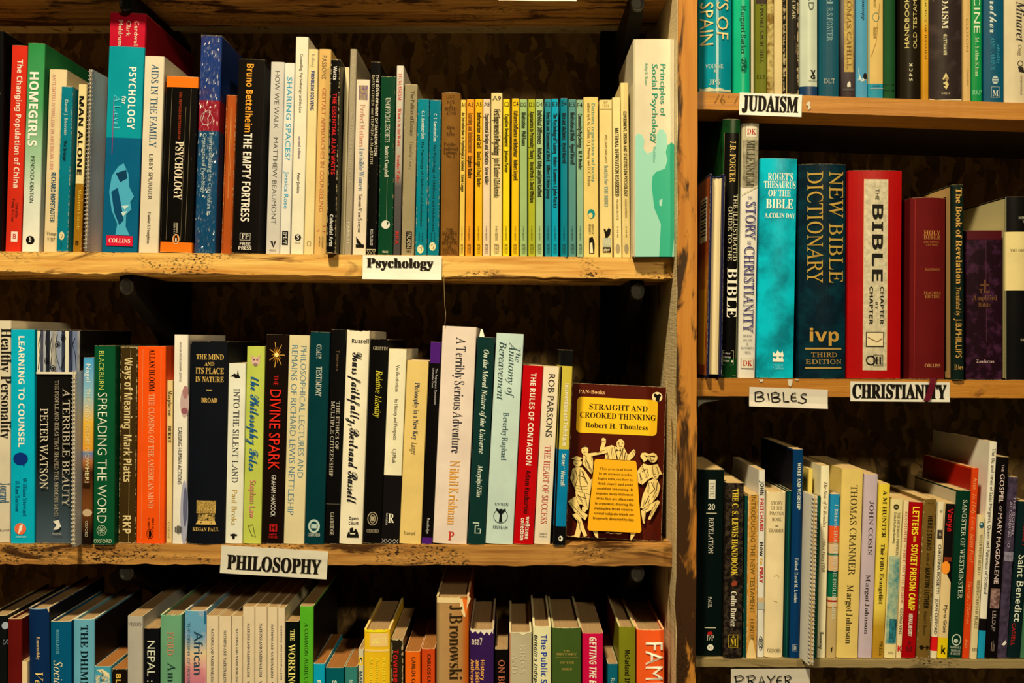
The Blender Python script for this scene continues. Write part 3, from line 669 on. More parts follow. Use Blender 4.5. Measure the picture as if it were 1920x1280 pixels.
bk('1', 1125, 1149, 187, -1, 'f2d68a', 'cream paperback with pale grey title and a small black figure at its foot',
   [h('BF', 's', 'a08448', 192, 4, .35, .65), h('1302', 's', 'a08448', 198, 5, .25, .75), q('c0a058', 204, 205, .05, .95), t('WILLIAM SARGANT', 's', '8a7040', 252, 306, .5, .2), t('battle for THE MIND', 'sb', 'a8b498', 310, 387, .5, .3),
    p('141008', [(.3, 430), (.42, 428), (.5, 434), (.7, 427), (.86, 430), (.8, 440), (.62, 444), (.6, 455), (.4, 455), (.42, 442)]), q('b8bc9c', 446, 463, .22, .85), h('PAN', 'sl', 'f0e0b0', 454, 12, .28, .8), q('141008', 464, 473, .22, .85), h('piper', 'sb', 'f0e0b0', 468, 5, .3, .78)])
bk('1', 1151, 1166, 182.5, -3, 'f4dc94', 'narrow cream paperback with condensed black capitals, lower of the last two by the white textbook',
   [t('MATERNAL DEPRIVATION REASSESSED', 'sb', '201808', 240, 368, .5, .5), t('MICHAEL RUTTER', 's', '907040', 373, 413, .5, .26), t('0 14 08', 's', '907040', 424, 445, .5, .18), e('a89870', 466, 9, 4, .5)])
bk('1', 1167.5, 1182.5, 155, -4, 'f4d88c', 'narrow cream paperback with condensed black capitals touching the big white textbook, taller of two',
   [t('EXPERIMENT, DESIGN AND STATISTICS IN PSYCHOLOGY', 'sb', '201808', 209, 368, .5, .42), t('COLIN ROBSON', 's', '907040', 373, 408, .5, .24), t('0 14 08', 's', '907040', 424, 445, .5, .18), e('a89870', 466, 9, 4, .5)])
bk('1', 1186, 1265.5, 73, 0, 'eadab2', 'large white hardback textbook with mint and green silhouettes at the end of the shelf',
   [q('c8b890', 73, 482, .015, .03), p('a4dcc0', [(.05, 481), (.05, 255), (.1, 250), (.2, 252), (.26, 262), (.24, 278), (.33, 288), (.45, 284), (.55, 270), (.56, 252), (.62, 243), (.72, 243), (.8, 252), (.82, 275), (.98, 280), (.98, 481)]),
    p('3cb48c', [(.62, 481), (.66, 420), (.5, 390), (.44, 350), (.46, 330), (.55, 322), (.76, 316), (.82, 300), (.78, 285), (.82, 272), (.92, 267), (.985, 270), (.985, 481)]), p('b8e0c8', [(.62, 376), (.70, 372), (.68, 386), (.63, 386)]), p('a4dcc0', [(.93, 481), (.985, 445), (.985, 481)]),
    t('Principles of', 's', '2a9c78', 120, 218, .71, .125), t('Social Psychology', 's', '2a9c78', 120, 268, .51, .135), t('Kelly G. Shaver', 's', '2a9c78', 119, 160, .31, .07), t('Third Edition', 's', '70c0a0', 274, 304, .5, .06)],
   d=-.014, kind='hard', k=.0015, rough=.3)
# ================================================================= philosophy shelf
bk('2', -36, 16.5, 600.5, 2, 'cdbfa0', 'grey-cream book with large black serif title beside the bright cyan book',
   [t('Healthy Personality', 'rb', '181410', 615, 822, .86, .34), t('Jourard', 'r', '285878', 905, 942, .82, .3), h('VAN NOSTRAND', 'r', '403828', 994, 4, .1, .98)], kind='hard', d=.006)
bk('2', 19, 63.7, 617.5, .5, '08a4bc', 'bright cyan book with white capitals, a dark blue speech bubble and an orange disc',
   [t('LEARNING TO COUNSEL', 'sb', 'ece8d8', 630, 838, .47, .25), e('0c2c70', 860, 12, 14, .43), p('0c2c70', [(.5, 868), (.62, 864), (.58, 877)]), t('William Stewart', 'r', '0a5878', 895, 967, .62, .17), t('& Jan Sutton', 'r', '0a5878', 901, 958, .3, .17), e('e06840', 991, 11, 11, .43), p('f0e8d8', [(.34, 1001), (.4, 986), (.54, 981), (.5, 993), (.4, 999)]), h('ROBINSON', 's', 'c0e0e0', 1006, 3, .25, .68)])
art = []
rr = random.Random(4)
us = [0, .09, .16, .22, .31, .36, .47, .58, .66, .74, .83, .93, 1]
for a, b_, c in zip(us, us[1:], ['d4d0bc', '4c4a50', 'b8b4a4', '202430', '5870a0', 'c4bca4', '8c94a8', '30384c', 'ccc8b4', '1c2030', '48587c', 'a8a4a0']): art.append(q(c, 620, 697, a, b_, (['d8cca8', '2c3450', '7c8498', '101420'][len(art) % 4], 90+20*(len(art) % 3), .5, .45, (1, 1, .3))))
for i in range(7):
    ua = .1+i*.13; art.append(l('14161c', [(ua, 624+rr.random()*10), (ua+rr.uniform(-.06, .06), 645), (ua+rr.uniform(-.06, .06), 665), (ua+rr.uniform(-.08, .08), 692)], 1.1))
for u, y in ((.25, 676), (.5, 645), (.62, 632), (.4, 690)): art += [ring('14161c', y, 5, 4, u, 1.2), e('14161c', y, 2, 2, u)]
bk('2', 66, 149, 618.5, 2, '', 'very thick dark paperback with a painted strip of blue and white shapes across its top',
   art+[q('d8ccb0', 697, 701), t('A TERRIBLE BEAUTY', 'r', 'b8ac94', 728, 948, .70, .15), t('PETER WATSON', 'r', 'd0c4a8', 765, 916, .2, .17), t('THE PEOPLE AND IDEAS THAT SHAPED THE MODERN MIND', 'r', 'a89c84', 713, 967, .49, .085), p('d8d0bc', [(.42, 976), (.55, 974), (.6, 986), (.52, 992), (.42, 992), (.5, 984)]), h('PHOENIX', 's', 'a8a090', 1000, 4, .4, .62)],
   bands=[(618, '100d0c'), (870, '14120f'), (950, '303c40'), (1020, '46525a')], smooth=True, d=.004)
bk('2', 132, 139.5, 696, 1, 'c8c4bc', 'white spiral notebook with black coil in front of the thick dark paperback', [], kind='spiral', dep=.15, d=-.022, side=1, coil='a8a498')
bk('2', 146, 172.5, 670, 4, '', 'narrow paperback with a printed desert sunset, blue sky over yellow over brown',
   [t('Nagel', 's', 'e0dccc', 682, 716, .5, .42), t('THE VIEW FROM NOWHERE', 'sl', 'dccc94', 728, 908, .5, .42), e('b89c78', 961, 7, 9, .55), q('2a1408', 905, 915, .1, .8), t('OXFORD', 's', 'c0b090', 976, 1006, .5, .25)],
   bands=[(670, '3f94c0'), (740, '88b0b8'), (790, 'd8a838'), (843, 'd09030'), (849, '5878a0'), (864, 'a86838'), (885, '3a1c10'), (950, '6a3c18'), (1000, '180e08')], smooth=True, d=-.003)
bk('2', 173, 213.6, 647.5, 2, '0a4a2a', 'dark green paperback with thin yellow-green capitals',
   [t('BLACKBURN', 'sl', 'c8cc60', 658, 730, .36, .25), t('SPREADING THE WORD', 'sl', 'dcdcc0', 736, 980, .42, .44)]+[ring('a8b898', 994+5*math.sin(a), 5, 5, .42+.11*math.cos(a), .7) for a in (0, 1.05, 2.1, 3.14, 4.2, 5.24)]+[h('OXFORD', 's', 'b8c0a0', 1014, 7, .04, .9)], d=-.004)
bk('2', 221, 254, 650, 4, '3a2a10', 'brown paperback with chunky tan letters and scuffed edges',
   [t('Ways of Meaning', 'sb', 'd0b880', 670, 803, .5, .44), t('Mark Platts', 'sb', 'd0b880', 815, 903, .5, .44), t('RKP', 'sb', 'd0b880', 966, 1000, .5, .46), l('a89060', [(.62, 655), (.6, 1015)], .6)], wear=1.3, d=.006)
bk('2', 255, 308, 648.6, 3, 'e85010', 'thick orange paperback with narrow capitals down its middle',
   [t('ALLAN BLOOM', 'rb', '1a0c04', 654, 733, .52, .2), t('THE CLOSING OF THE AMERICAN MIND', 'rb', 'e8a070', 738, 952, .52, .2), t('ISBN 0 14', 's', '401808', 970, 990, .6, .08), t('01 0868 7', 's', '401808', 970, 990, .45, .08), ring('301008', 1000, 9, 6, .5, .9), p('180a04', [(.46, 994), (.53, 993), (.56, 1001), (.52, 1007), (.46, 1007)]), l('e89860', [(.2, 655), (.19, 1010)], .5), l('e89860', [(.85, 655), (.84, 1010)], .5)], wear=.4)
bk('2', 311, 322, 713, 2, 'd8bc7c', 'short thin cream book between the orange paperback and the white one with a blurred photograph',
   [t('Macpherson', 'r', '2a2010', 732, 780, .55, .6), t('BURKE', 'rb', '2a2010', 798, 830, .5, .55), t('Oxford', 'r', 'b8a068', 978, 1008, .5, .4)], d=.008)
bk('2', 322.5, 348.6, 627, 4, 'e4dac8', 'white paperback with a blurred photograph of a face on its spine',
   [e('b89c94', 755, 28, 8, .8), e('a0706c', 735, 12, 5, .85), e('8a5058', 770, 6, 6, .8), e('9c9cac', 960, 60, 7, .85), e('5c5c74', 950, 38, 4, .92), t('AGUILAR AND BUCKAREFF, EDITORS', 's', '504840', 641, 715, .48, .14), t('CAUSING HUMAN ACTIONS', 's', '201c18', 800, 907, .5, .28)]+[q('201c18', 984+abs(i-3), 1000-abs(i-3), .2+i*.08, .245+i*.08) for i in range(7)])
gold = 'd0aa58'
bk('2', 349, 420.5, 640, 8, '0c0f16', 'thick navy cloth hardback with gold lettering and a gold block near its foot',
   [h('THE MIND', 'rb', gold, 669, 10, .16, .90), h('AND', 'rb', gold, 682, 7, .4, .66), h('ITS PLACE', 'rb', gold, 695, 11, .15, .91), h('IN NATURE', 'rb', gold, 711, 10, .15, .91), q(gold, 730, 732, .46, .62), h('BROAD', 'rb', gold, 750, 8, .33, .76), q(gold, 938, 962, .26, .78, ('6a5020', 500, .3)), q(gold, 963, 983, .30, .76, ('1a140c', 420, .25)), p(gold, [(.24, 983), (.3, 976), (.76, 976), (.8, 983)]), l('0c0f16', [(.38, 964), (.68, 980)], 1.5), l('0c0f16', [(.68, 964), (.38, 980)], 1.5), h('KEGAN PAUL', 'rb', gold, 992, 7, .16, .88)],
   kind='round', cloth=True, k=.004, d=-.001, jag=.0006)
bk('2', 420.5, 454, 681, 7, 'e0dcc8', 'white paperback with a small black bird at its top and grey spaced capitals',
   [p('181614', [(.1, 706), (.35, 700), (.5, 702), (.55, 692), (.62, 703), (.7, 708), (.45, 709), (.3, 706)]), t('INTO THE SILENT LAND', 'r', '3a3838', 728, 904, .5, .33), t('Paul Broks', 's', 'b89850', 918, 984, .5, .3), p('181614', [(.4, 1000), (.6, 1000), (.56, 1010), (.44, 1010)]), q('181614', 1001, 1004, .3, .7)], d=.005)
bk('2', 455, 489, 649, 8, 'b8c050', 'lime green paperback with a pig face and a handwritten blue title',
   [e('d0a898', 677, 8, 8, .5), p('c89888', [(.22, 664), (.42, 670), (.34, 678)]), p('c89888', [(.78, 664), (.58, 670), (.66, 678)]), e('907068', 683, 3, 4, .5), e('302018', 674, 1.3, 1.3, .42), e('302018', 674, 1.3, 1.3, .58), t('the Philosophy Files', 'c', '1a5890', 706, 882, .5, .5), t('Stephen Law', 's', 'd07878', 899, 970, .5, .33), l('283010', [(.3, 985), (.55, 983), (.62, 995), (.72, 1006), (.5, 1003), (.4, 995), (.3, 985)], 1)], d=.005)
st = []
for i in range(14):
    a = i*.4488; r_ = 15 if i % 2 else 24
    st.append(l('c87818' if i % 2 else 'e8b048', [(.5, 665), (.5+r_*.6/41*math.cos(a), 665+r_*math.sin(a))], 1.0))
bk('2', 489, 531, 627, 10, '160c08', 'black paperback with a glowing orange star burst at its top and a red title',
   st+[e('f8d880', 665, 4, 4, .5), t('THE', 's', 'c82018', 703, 722, .5, .2), t('DIVINE SPARK', 's', 'd82818', 730, 880, .5, .48), t('GRAHAM HANCOCK', 's', 'd8d0c0', 890, 968, .52, .2), q('b01818', 982, 996, .38, .72), h('H', 'sb', '160c08', 989, 9, .45, .65), h('HAY', 'sb', 'b01818', 1001, 4, .38, .72), h('HOUSE', 'sb', 'b01818', 1006, 4, .36, .74)], d=.004)
bk('2', 531, 570, 628, 11, 'd8c898', 'plain cream book with two lines of thin grey-blue capitals',
   [t('PHILOSOPHICAL LECTURES AND', 'sl', '507888', 648, 895, .72, .27), t('REMAINS OF RICHARD LEWIS NETTLESHIP', 'sl', '507888', 647, 965, .3, .29)])
bk('2', 570, 607.5, 622, 12, '033236', 'dark teal paperback with white capitals and a pale oval crest',
   [t('COADY', 'r', 'c8ccb8', 646, 673, .46, .24), t('TESTIMONY', 'r', 'dcdcc8', 687, 743, .5, .26), e('b0c0b0', 986, 13, 11, .48), e('0a3c44', 986, 9, 7, .48), q('b0c0b0', 982, 990, .34, .62), h('OXFORD', 'r', 'c8ccb8', 1002, 6, .18, .8)], d=.001)
bk('2', 608.5, 635, 617.5, 12, '0c0a0a', 'black paperback with two lines of thin silver capitals beside the cream hardback with handwriting',
   [t('Tanasoca', 'r', '685038', 656, 695, .55, .2), t('THE ETHICS OF', 'r', 'c0b49c', 752, 842, .66, .22), t('MULTIPLE CITIZENSHIP', 'r', 'c0b49c', 752, 893, .3, .24), q('605848', 944, 945, .02, .98), t('CAMBRIDGE', 'r', 'c8bca0', 960, 1003, .48, .24)], d=.005)
bk('2', 635, 678.7, 619, 15, 'ecdfbc', 'cream hardback with handwriting in black ink running down its spine',
   [h('Russell', 'sb', '1c1c20', 639, 8, .24, .97), t('Yours faithfully,', 'c', '15151c', 660, 798, .5, .42), t('Bertrand Russell', 'c', '15151c', 802, 943, .5, .42), h('Open', 'sb', '1c1c20', 971, 5.5, .4, .8), h('Court', 'sb', '1c1c20', 980, 5.5, .4, .82), p('181612', [(.33, 1007), (.4, 996), (.46, 999), (.46, 990), (.6, 988), (.62, 996), (.72, 990), (.82, 998), (.86, 1007)]), q('ecdfbc', 999, 1001, .48, .7)], kind='round', k=.003, d=.002, jag=.0008)
bk('2', 679.5, 714, 636, 15, '0b0908', 'black hardback with yellow italic title and a grey ring emblem',
   [h('GRIFFIN', 'r', 'b8a888', 653, 6, .16, .96), t('Relative Identity', 'i', 'd8c83c', 694, 782, .55, .34), ring('a89878', 972, 12, 9, .5, 1.5), ring('a89878', 972, 8, 5, .5, 1.2), q('a89878', 968, 976, .4, .6), h('OXFORD', 'r', 'b0a080', 995, 6, .2, .85)], kind='hard', d=.006, jag=.0005)
bk('2', 714, 748, 654, 15, '', 'paperback with cream upper spine and black lower spine',
   [t('Verificationism', 's', '58503c', 684, 734, .55, .2), t('Its History and Prospects', 's', '58503c', 748, 824, .55, .2), t('C J Misak', 's', '58503c', 841, 868, .55, .2), h('R', 'rb', 'e8e0d0', 971, 17, .35, .68), t('ROUTLEDGE', 's', 'd8d0c0', 962, 984, .27, .08), l('d8d0c0', [(.04, 1018), (.25, 1010), (.5, 1018), (.75, 1010), (.96, 1018)], .7), l('d8d0c0', [(.04, 1010), (.25, 1018), (.5, 1010), (.75, 1018), (.96, 1010)], .7)],
   bands=[(654, 'e8dcb4'), (891, '141010')], d=.004)
bk('2', 748, 789, 675.6, 15, 'e0bf70', 'pale yellow paperback with small dark blue bold title',
   [t('Philosophy in a New Key', 'rb', '2c3448', 717, 824, .52, .22), t('Langer', 'i', '585040', 829, 852, .5, .26), h('Harvard', 'r', '504020', 999, 7, .2, .72)], d=.004)
bk('2', 790.5, 810, 641, 17, '', 'thin black paperback with purple ends squeezed beside the tall pinkish hardback',
   [t('The Repugnant Conclusion', 's', 'c0b8b0', 690, 758, .7, .2), t('Christopher Cowie', 's', 'c0b8b0', 690, 727, .38, .16), t('Routledge', 's', 'c8c0b0', 971, 1000, .55, .24)], bands=[(641, '4a1c70'), (681, '0c0909'), (1008, '4a1c70')], d=.005)
bk('2', 811, 875, 612, 19, 'e2cdb8', 'tall pinkish white hardback with grey title and amber author name',
   [t('A Terribly Serious Adventure', 'r', '2c2a30', 632, 849, .56, .27), t('Nikhil Krishnan', 'r', 'd89838', 863, 983, .54, .27), h('P', 'rb', 'c03020', 1004, 16, .45, .62)], kind='hard', k=.002, d=.003)
bk('2', 876.6, 909, 632, 19, '10302c', 'dark green hardback with white bold italic title and a paper slip at its top',
   [t('On the Moral Nature of the Universe', 'ib', 'd0d8c0', 655, 850, .55, .3), t('Murphy/Ellis', 'ib', 'd0d8c0', 872, 932, .52, .26), l('c8d0b8', [(.25, 980), (.6, 980), (.6, 985), (.4, 985), (.4, 999), (.7, 999), (.7, 991), (.55, 991)], 2)], kind='hard', d=.001)
bk('2', 910, 961.7, 625, 21, 'c0d2d4', 'pale aqua paperback with black italic title and a round emblem of a standing figure',
   [t('The', 'i', '304848', 651, 678, .82, .17), t('Anatomy of', 'i', '304848', 641, 745, .62, .25), t('Bereavement', 'i', '304848', 640, 750, .26, .25), t('Beverley Raphael', 'r', '486060', 773, 862, .5, .2), h('UNWIN', 'r', '202828', 945, 5.2, .26, .76), ring('202828', 967, 13, 13, .5, .9), p('101414', [(.45, 978), (.47, 964), (.32, 955), (.34, 952), (.5, 959), (.66, 952), (.68, 955), (.54, 964), (.56, 978)]), e('101414', 956, 2.5, 2.5, .5), h('HYMAN', 'r', '202828', 988, 5.2, .24, .78)], d=.003)
bk('2', 962.5, 1000.5, 685, 19, 'b8070d', 'bright red paperback with white bold capitals',
   [t('THE RULES OF CONTAGION', 'sb', 'f0e0d0', 699, 872, .54, .27), t('Adam Kucharski', 'sb', '280808', 881, 962, .54, .24), t('wellcome', 'sb', 'f0e0d0', 968, 1010, .66, .2), t('collection', 'sb', 'f0e0d0', 971, 1012, .42, .2)], d=.003)
bk('2', 1000.7, 1032.5, 687.6, 18, 'e4d2b0', 'cream paperback with grey author capitals above faded red title capitals',
   [t('ROB PARSONS', 's', '302c28', 701, 819, .55, .4), t('THE HEART OF SUCCESS', 'r', 'b84038', 835, 981, .52, .36), h('Hodder &', 'r', '403830', 1000, 3, .3, .75), h('Stoughton', 'r', '403830', 1005, 3, .3, .75)], d=.004)
bk('2', 1036, 1060, 656, 15, '', 'thin paperback banded black, yellow, blue and black beside the face-out book',
   [q('141210', 687, 987, .0, .16), t('Interventions and Techniques', 'sb', 'ece4c8', 718, 836, .62, .32), t('Seiser · Wastell', 'sb', 'd8e0e0', 850, 911, .58, .32), e('e8e0d0', 1009, 5, 4, .6), e('0c0c0c', 1009, 2.5, 2, .55)], bands=[(656, '0c0c0c'), (687, 'c8b440'), (842, '0878a4'), (987, '0c0c0c')], d=-.002)
# face-out book: printed cover drawn in its own flat coordinates
def zc(X, Y):
    y = 680+Y/3.2; x = 1030+X/3.2
    return ((x-1061-(1011-y)*.048)/179, y)
def Z_(c, pts): return [p(c, [zc(*a) for a in pts])]+([l(ink, [zc(*a) for a in pts+pts[:1]], .75)] if c == cr else [])
def El(c, X, Y, rx, ry): u, y = zc(X, Y); return e(c, y, ry/3.2, rx/3.2, u)
def Li(c, pts, wd=1.0): return l(c, [zc(*a) for a in pts], wd)
def rrect(c, u0, u1, y0, y1, r):
    pts = []
    for cx, cy, a0 in ((u1-r/179, y0+r, -90), (u1-r/179, y1-r, 0), (u0+r/179, y1-r, 90), (u0+r/179, y0+r, 180)):
        for k_ in range(5):
            a = math.radians(a0+k_*22.5); pts.append((cx+r/179*math.cos(a), cy+r*math.sin(a)))
    return p(c, pts)
cr = 'e4c474'; ink = '2c0e08'
txt = ['This practical book', 'by an eminent psycho-', 'logist tells you how to', 'think clearly and avoid', 'muddled reasoning. It', 'exposes many dishonest', 'tricks that are often used', 'in argument, drawing the', 'examples from contro-', 'versial subjects which are', 'frequently discussed to-day.']
fig = [Z_(cr, [(335, 575), (345, 525), (310, 545), (306, 515), (320, 480), (318, 455), (330, 448), (346, 456), (346, 480), (336, 506), (380, 490), (410, 500), (455, 500), (478, 545), (500, 520), (515, 508), (526, 525), (518, 550), (490, 578)]), El(cr, 433, 482, 24, 28), Li(ink, [(415, 478), (425, 476)], 1.0), Li(ink, [(440, 478), (450, 476)], 1.0), Li(ink, [(424, 496), (442, 496)], 1.15), Z_(ink, [(408, 512), (422, 520), (436, 512), (436, 526), (422, 520), (408, 526)]), Li(ink, [(395, 500), (415, 570)], 1.15), Li(ink, [(450, 505), (425, 570)], 1.15), Li(ink, [(352, 530), (362, 575)], 1.0), Li(ink, [(462, 530), (455, 575)], 1.0), Li(ink, [(322, 470), (336, 468)], .9), Li(ink, [(512, 520), (520, 528)], .9),
 Z_(cr, [(204, 565), (212, 548), (240, 545), (300, 535), (350, 520), (352, 540), (262, 562), (268, 600), (265, 650), (258, 672), (235, 650), (200, 612)]), El(cr, 217, 530, 21, 28), Li(ink, [(205, 525), (214, 524)], 1.0), Li(ink, [(208, 542), (224, 540)], 1.0), Li(ink, [(222, 575), (245, 640)], 1.15), Li(ink, [(255, 560), (258, 590)], .7), Z_(ink, [(198, 515), (205, 503), (228, 502), (236, 512), (220, 508)]),
 Z_(cr, [(130, 582), (165, 565), (207, 575), (172, 592)]), El(cr, 172, 605, 26, 24), Li(ink, [(150, 596), (196, 594)], 1.2), Li(ink, [(158, 612), (172, 612)], 1.0), Z_(cr, [(140, 640), (165, 630), (200, 632), (225, 660), (250, 700), (262, 692), (246, 790), (160, 775), (126, 700)]), Li(ink, [(160, 650), (170, 700), (150, 760)], 1.15), Li(ink, [(195, 650), (230, 720)], 1.15), Li(ink, [(175, 680), (215, 690), (235, 735)], 1.15),
 Z_(cr, [(155, 770), (246, 790), (236, 872), (205, 905), (192, 895), (200, 850), (165, 850)]), Li(ink, [(170, 800), (225, 815)], 1.15), Li(ink, [(180, 850), (210, 860)], 1.15), Z_(cr, [(110, 835), (158, 802), (190, 880), (232, 910), (215, 942), (150, 895)]), Li(ink, [(118, 838), (205, 925)], 1.0),
 Z_(cr, [(135, 912), (165, 898), (190, 925), (212, 990), (228, 1030), (206, 1040), (190, 1000), (180, 1045), (146, 1042), (158, 1000), (168, 950)]), Li(cr, [(150, 1035), (120, 1042), (106, 1036)], 1.2), Li(ink, [(175, 950), (185, 1000)], 1.0),
 Z_(cr, [(548, 548), (560, 528), (580, 525), (612, 534), (602, 562), (566, 590), (604, 600), (655, 590), (682, 650), (640, 660), (600, 684), (560, 718), (532, 705), (528, 640), (572, 585)]), El(cr, 626, 555, 28, 29), Li(ink, [(600, 545), (640, 548)], 2.0), Li(ink, [(618, 570), (634, 570)], 1.0), Li(ink, [(560, 640), (590, 620), (600, 660)], 1.15), Li(ink, [(545, 650), (560, 690)], 1.15), Li(ink, [(575, 540), (590, 552)], 1.0),
 Z_(cr, [(598, 692), (625, 678), (652, 682), (670, 722), (656, 775), (618, 822), (582, 862), (545, 855), (560, 780)]), El(cr, 640, 655, 21, 26), Li(ink, [(628, 652), (640, 650)], 1.0), Li(ink, [(632, 668), (644, 667)], 1.0), Li(ink, [(615, 700), (635, 740), (605, 770)], 1.15), Li(ink, [(600, 780), (575, 830)], 1.15), Li(ink, [(650, 700), (645, 750)], 1.15),
 Z_(cr, [(602, 830), (652, 800), (666, 815), (606, 922), (590, 916), (615, 860), (580, 880), (572, 945), (560, 940), (548, 870)]), Li(ink, [(560, 870), (590, 855)], 1.0),
 Z_(cr, [(258, 1000), (290, 1000), (293, 1042), (274, 1036)]), Z_(cr, [(486, 1000), (520, 1002), (490, 1045), (482, 1040)])]
for a_ in ([(140, 655), (150, 690), (140, 720)], [(185, 640), (180, 700), (195, 760)], [(150, 735), (190, 745), (230, 740)], [(205, 655), (215, 700)], [(170, 790), (200, 830)], [(210, 780), (225, 850)], [(165, 860), (195, 880)], [(160, 930), (185, 960)],
           [(215, 590), (225, 630)], [(235, 600), (255, 650)], [(285, 540), (320, 535)], [(210, 555), (228, 572)], [(345, 545), (355, 575)], [(380, 505), (372, 560)], [(400, 520), (408, 575)], [(445, 520), (440, 575)], [(470, 545), (465, 575)], [(500, 530), (510, 548)], [(422, 470), (420, 488), (426, 490)],
           [(585, 545), (610, 560)], [(560, 605), (575, 640)], [(620, 605), (625, 650)], [(645, 605), (660, 645)], [(590, 640), (580, 675)], [(545, 665), (552, 700)], [(600, 700), (590, 760)], [(625, 700), (630, 720)], [(640, 745), (620, 790)], [(575, 800), (562, 845)], [(600, 800), (590, 840)], [(620, 845), (605, 900)], [(640, 815), (625, 850)], [(575, 870), (568, 930)], [(610, 545), (612, 575), (622, 585)]):
    fig.append(Li(ink, a_, 1.0))
dec = [h('PAN-Books', 'rb', 'e4b070', 736, 7, .07, .35), El('ecd8a0', 660, 192, 32, 30), Z_('14100c', [(640, 175), (652, 172), (660, 180), (675, 172), (685, 182), (676, 198), (672, 220), (650, 220), (652, 198), (640, 190)]),
 rrect('e8b41c', .06, .915, 746, 813, 8), h('STRAIGHT AND', 'rb', '1c1408', 763.5, 10.5, .19, .81), h('CROOKED THINKING', 'rb', '1c1408', 779.5, 10.5, .095, .9), h('Robert H. Thouless', 'rb', '1c1408', 798, 9.5, .155, .82)]+fig+[
 Z_('e8a418', [(272, 588), (280, 578), (518, 578), (524, 590), (549, 985), (540, 998), (236, 998), (227, 985)])]
for i, s_ in enumerate(txt):
    Y = 632+i*29; ex = i*3.4
    ua, _ = zc(302-ex*1.25, Y); ub, yy = zc(500+(ex*.2), Y)
    if i == 10: ua += .0
    dec.append(h(s_, 'rb', '3a2408', yy, 4.2, ua, ub))
dec += [Li('c8a060', [(335, 1008), (350, 1004), (365, 1010), (390, 1005), (410, 1010), (430, 1006)], .7), ring('2c0c06', 680+1012/3.2, 9.5, 10, zc(608, 1012)[0], 1.0), h('2/-', 'rb', '2c0c06', 680+1012/3.2, 8, zc(608, 0)[0]+.075, zc(608, 0)[0]+.155)]
dec = [y_ for x_ in dec for y_ in (x_ if isinstance(x_, list) else [x_])]
bk('2', 1061, 1240, 721, 14, '4a1408', 'brown paperback facing outwards with a yellow title panel and cartoon figures on its cover', dec, kind='face', dep=.012, d=.024, tilt=math.radians(5), dtop=.024, wear=.5, page='e0b878')

# ================================================================= bottom shelf under philosophy
bk('3', -28, 11, 1154, .5, '0c0e0e', 'black book at the dark end of the bottom shelf with a pale partial circle', [e('9098a0', 1173, 7, 6, .93), t('S', 'r', '606468', 1199, 1209, .95, .2)], kind='hard')
bk('3', 13, 39.5, 1160, .5, '56100c', 'plain dark red book on the bottom shelf beside a sliver of cream paper', [], kind='hard')
bk('3', 40, 51, 1240, .5, 'd8b888', 'short cream pamphlet spine between the dark red book and the navy book', [])
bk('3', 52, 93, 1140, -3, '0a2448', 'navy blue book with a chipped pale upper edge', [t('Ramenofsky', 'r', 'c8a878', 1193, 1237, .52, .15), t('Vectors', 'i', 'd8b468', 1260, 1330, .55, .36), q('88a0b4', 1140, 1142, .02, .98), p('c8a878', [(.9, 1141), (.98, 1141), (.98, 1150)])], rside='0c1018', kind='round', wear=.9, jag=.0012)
bk('3', 94, 133, 1165, -1, '004a6a', 'plain deep blue book with white italic title beside the pale turquoise book', [t('MANDELBAUM', 'r', '68a8b0', 1180, 1225, .38, .14), t('Social', 'i', 'd8c8a0', 1238, 1292, .4, .42)], kind='hard')
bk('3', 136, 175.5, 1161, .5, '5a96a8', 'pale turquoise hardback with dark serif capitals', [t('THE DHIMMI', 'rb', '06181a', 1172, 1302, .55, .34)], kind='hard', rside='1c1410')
bk('3', 176.5, 207, 1249, .5, '3a8ca0', 'short pale blue paperback with a small painted scene', [q('c8b888', 1264, 1300, .06, .94, ('3a8ca0', 240, .2)), p('d0c090', [(.1, 1256), (.5, 1262), (.9, 1270), (.9, 1262), (.5, 1254)]), ring('20303c', 1270, 4, 4, .5, 1), l('20303c', [(.4, 1256), (.55, 1262), (.45, 1267)], 1), h('FIRST', 'sb', '302818', 1275, 3, .38, .66)], page='8a5420')
bk('3', 209, 237, 1254, .5, '140e08', 'short black paperback with yellow letters next to the pale grey book', [t('BLACK', 'sb', 'd0a840', 1263, 1312, .45, .34)], wear=.8, page='8a5420')
bk('3', 238, 267, 1155, .5, 'a09888', 'pale grey book with tiny black letters across its top', [h('VIEGO', 'r', '302c28', 1170, 6, .05, .9)], d=.004)
bk('3', 268.5, 297.5, 1177.6, .5, '0c0c0e', 'black paperback with large white sans letters beside the sage green hardback', [t('NEPAL :', 's', 'b8b8a0', 1201, 1278, .5, .5)], jag=.0006)
bk('3', 298.5, 338.5, 1153, 1, '5c8c68', 'sage green hardback with terracotta and dark lettering', [t('FORD', 'r', 'b07858', 1184, 1228, .5, .3), t('America', 'r', '183028', 1241, 1326, .55, .34)], kind='round', k=.002, jag=.0006)
bk('3', 343.5, 385, 1145, 1, '', 'hardback printed in blurred blue, yellow and pink with dark lettering', [t('African', 's', '183848', 1183, 1264, .66, .38), t('THE ORIGINS OF MODERN', 's', '205060', 1167, 1292, .22, .13), q('1c5878', 1146, 1170, .9, .985)],
   kind='round', k=.003, bands=[(1145, '5890a8'), (1195, '5c8ca8'), (1225, 'c8b080'), (1255, 'c07878'), (1300, 'a85878'), (1500, '784868')], smooth=True, mix=('c8a8a0', 40, .5, .8))
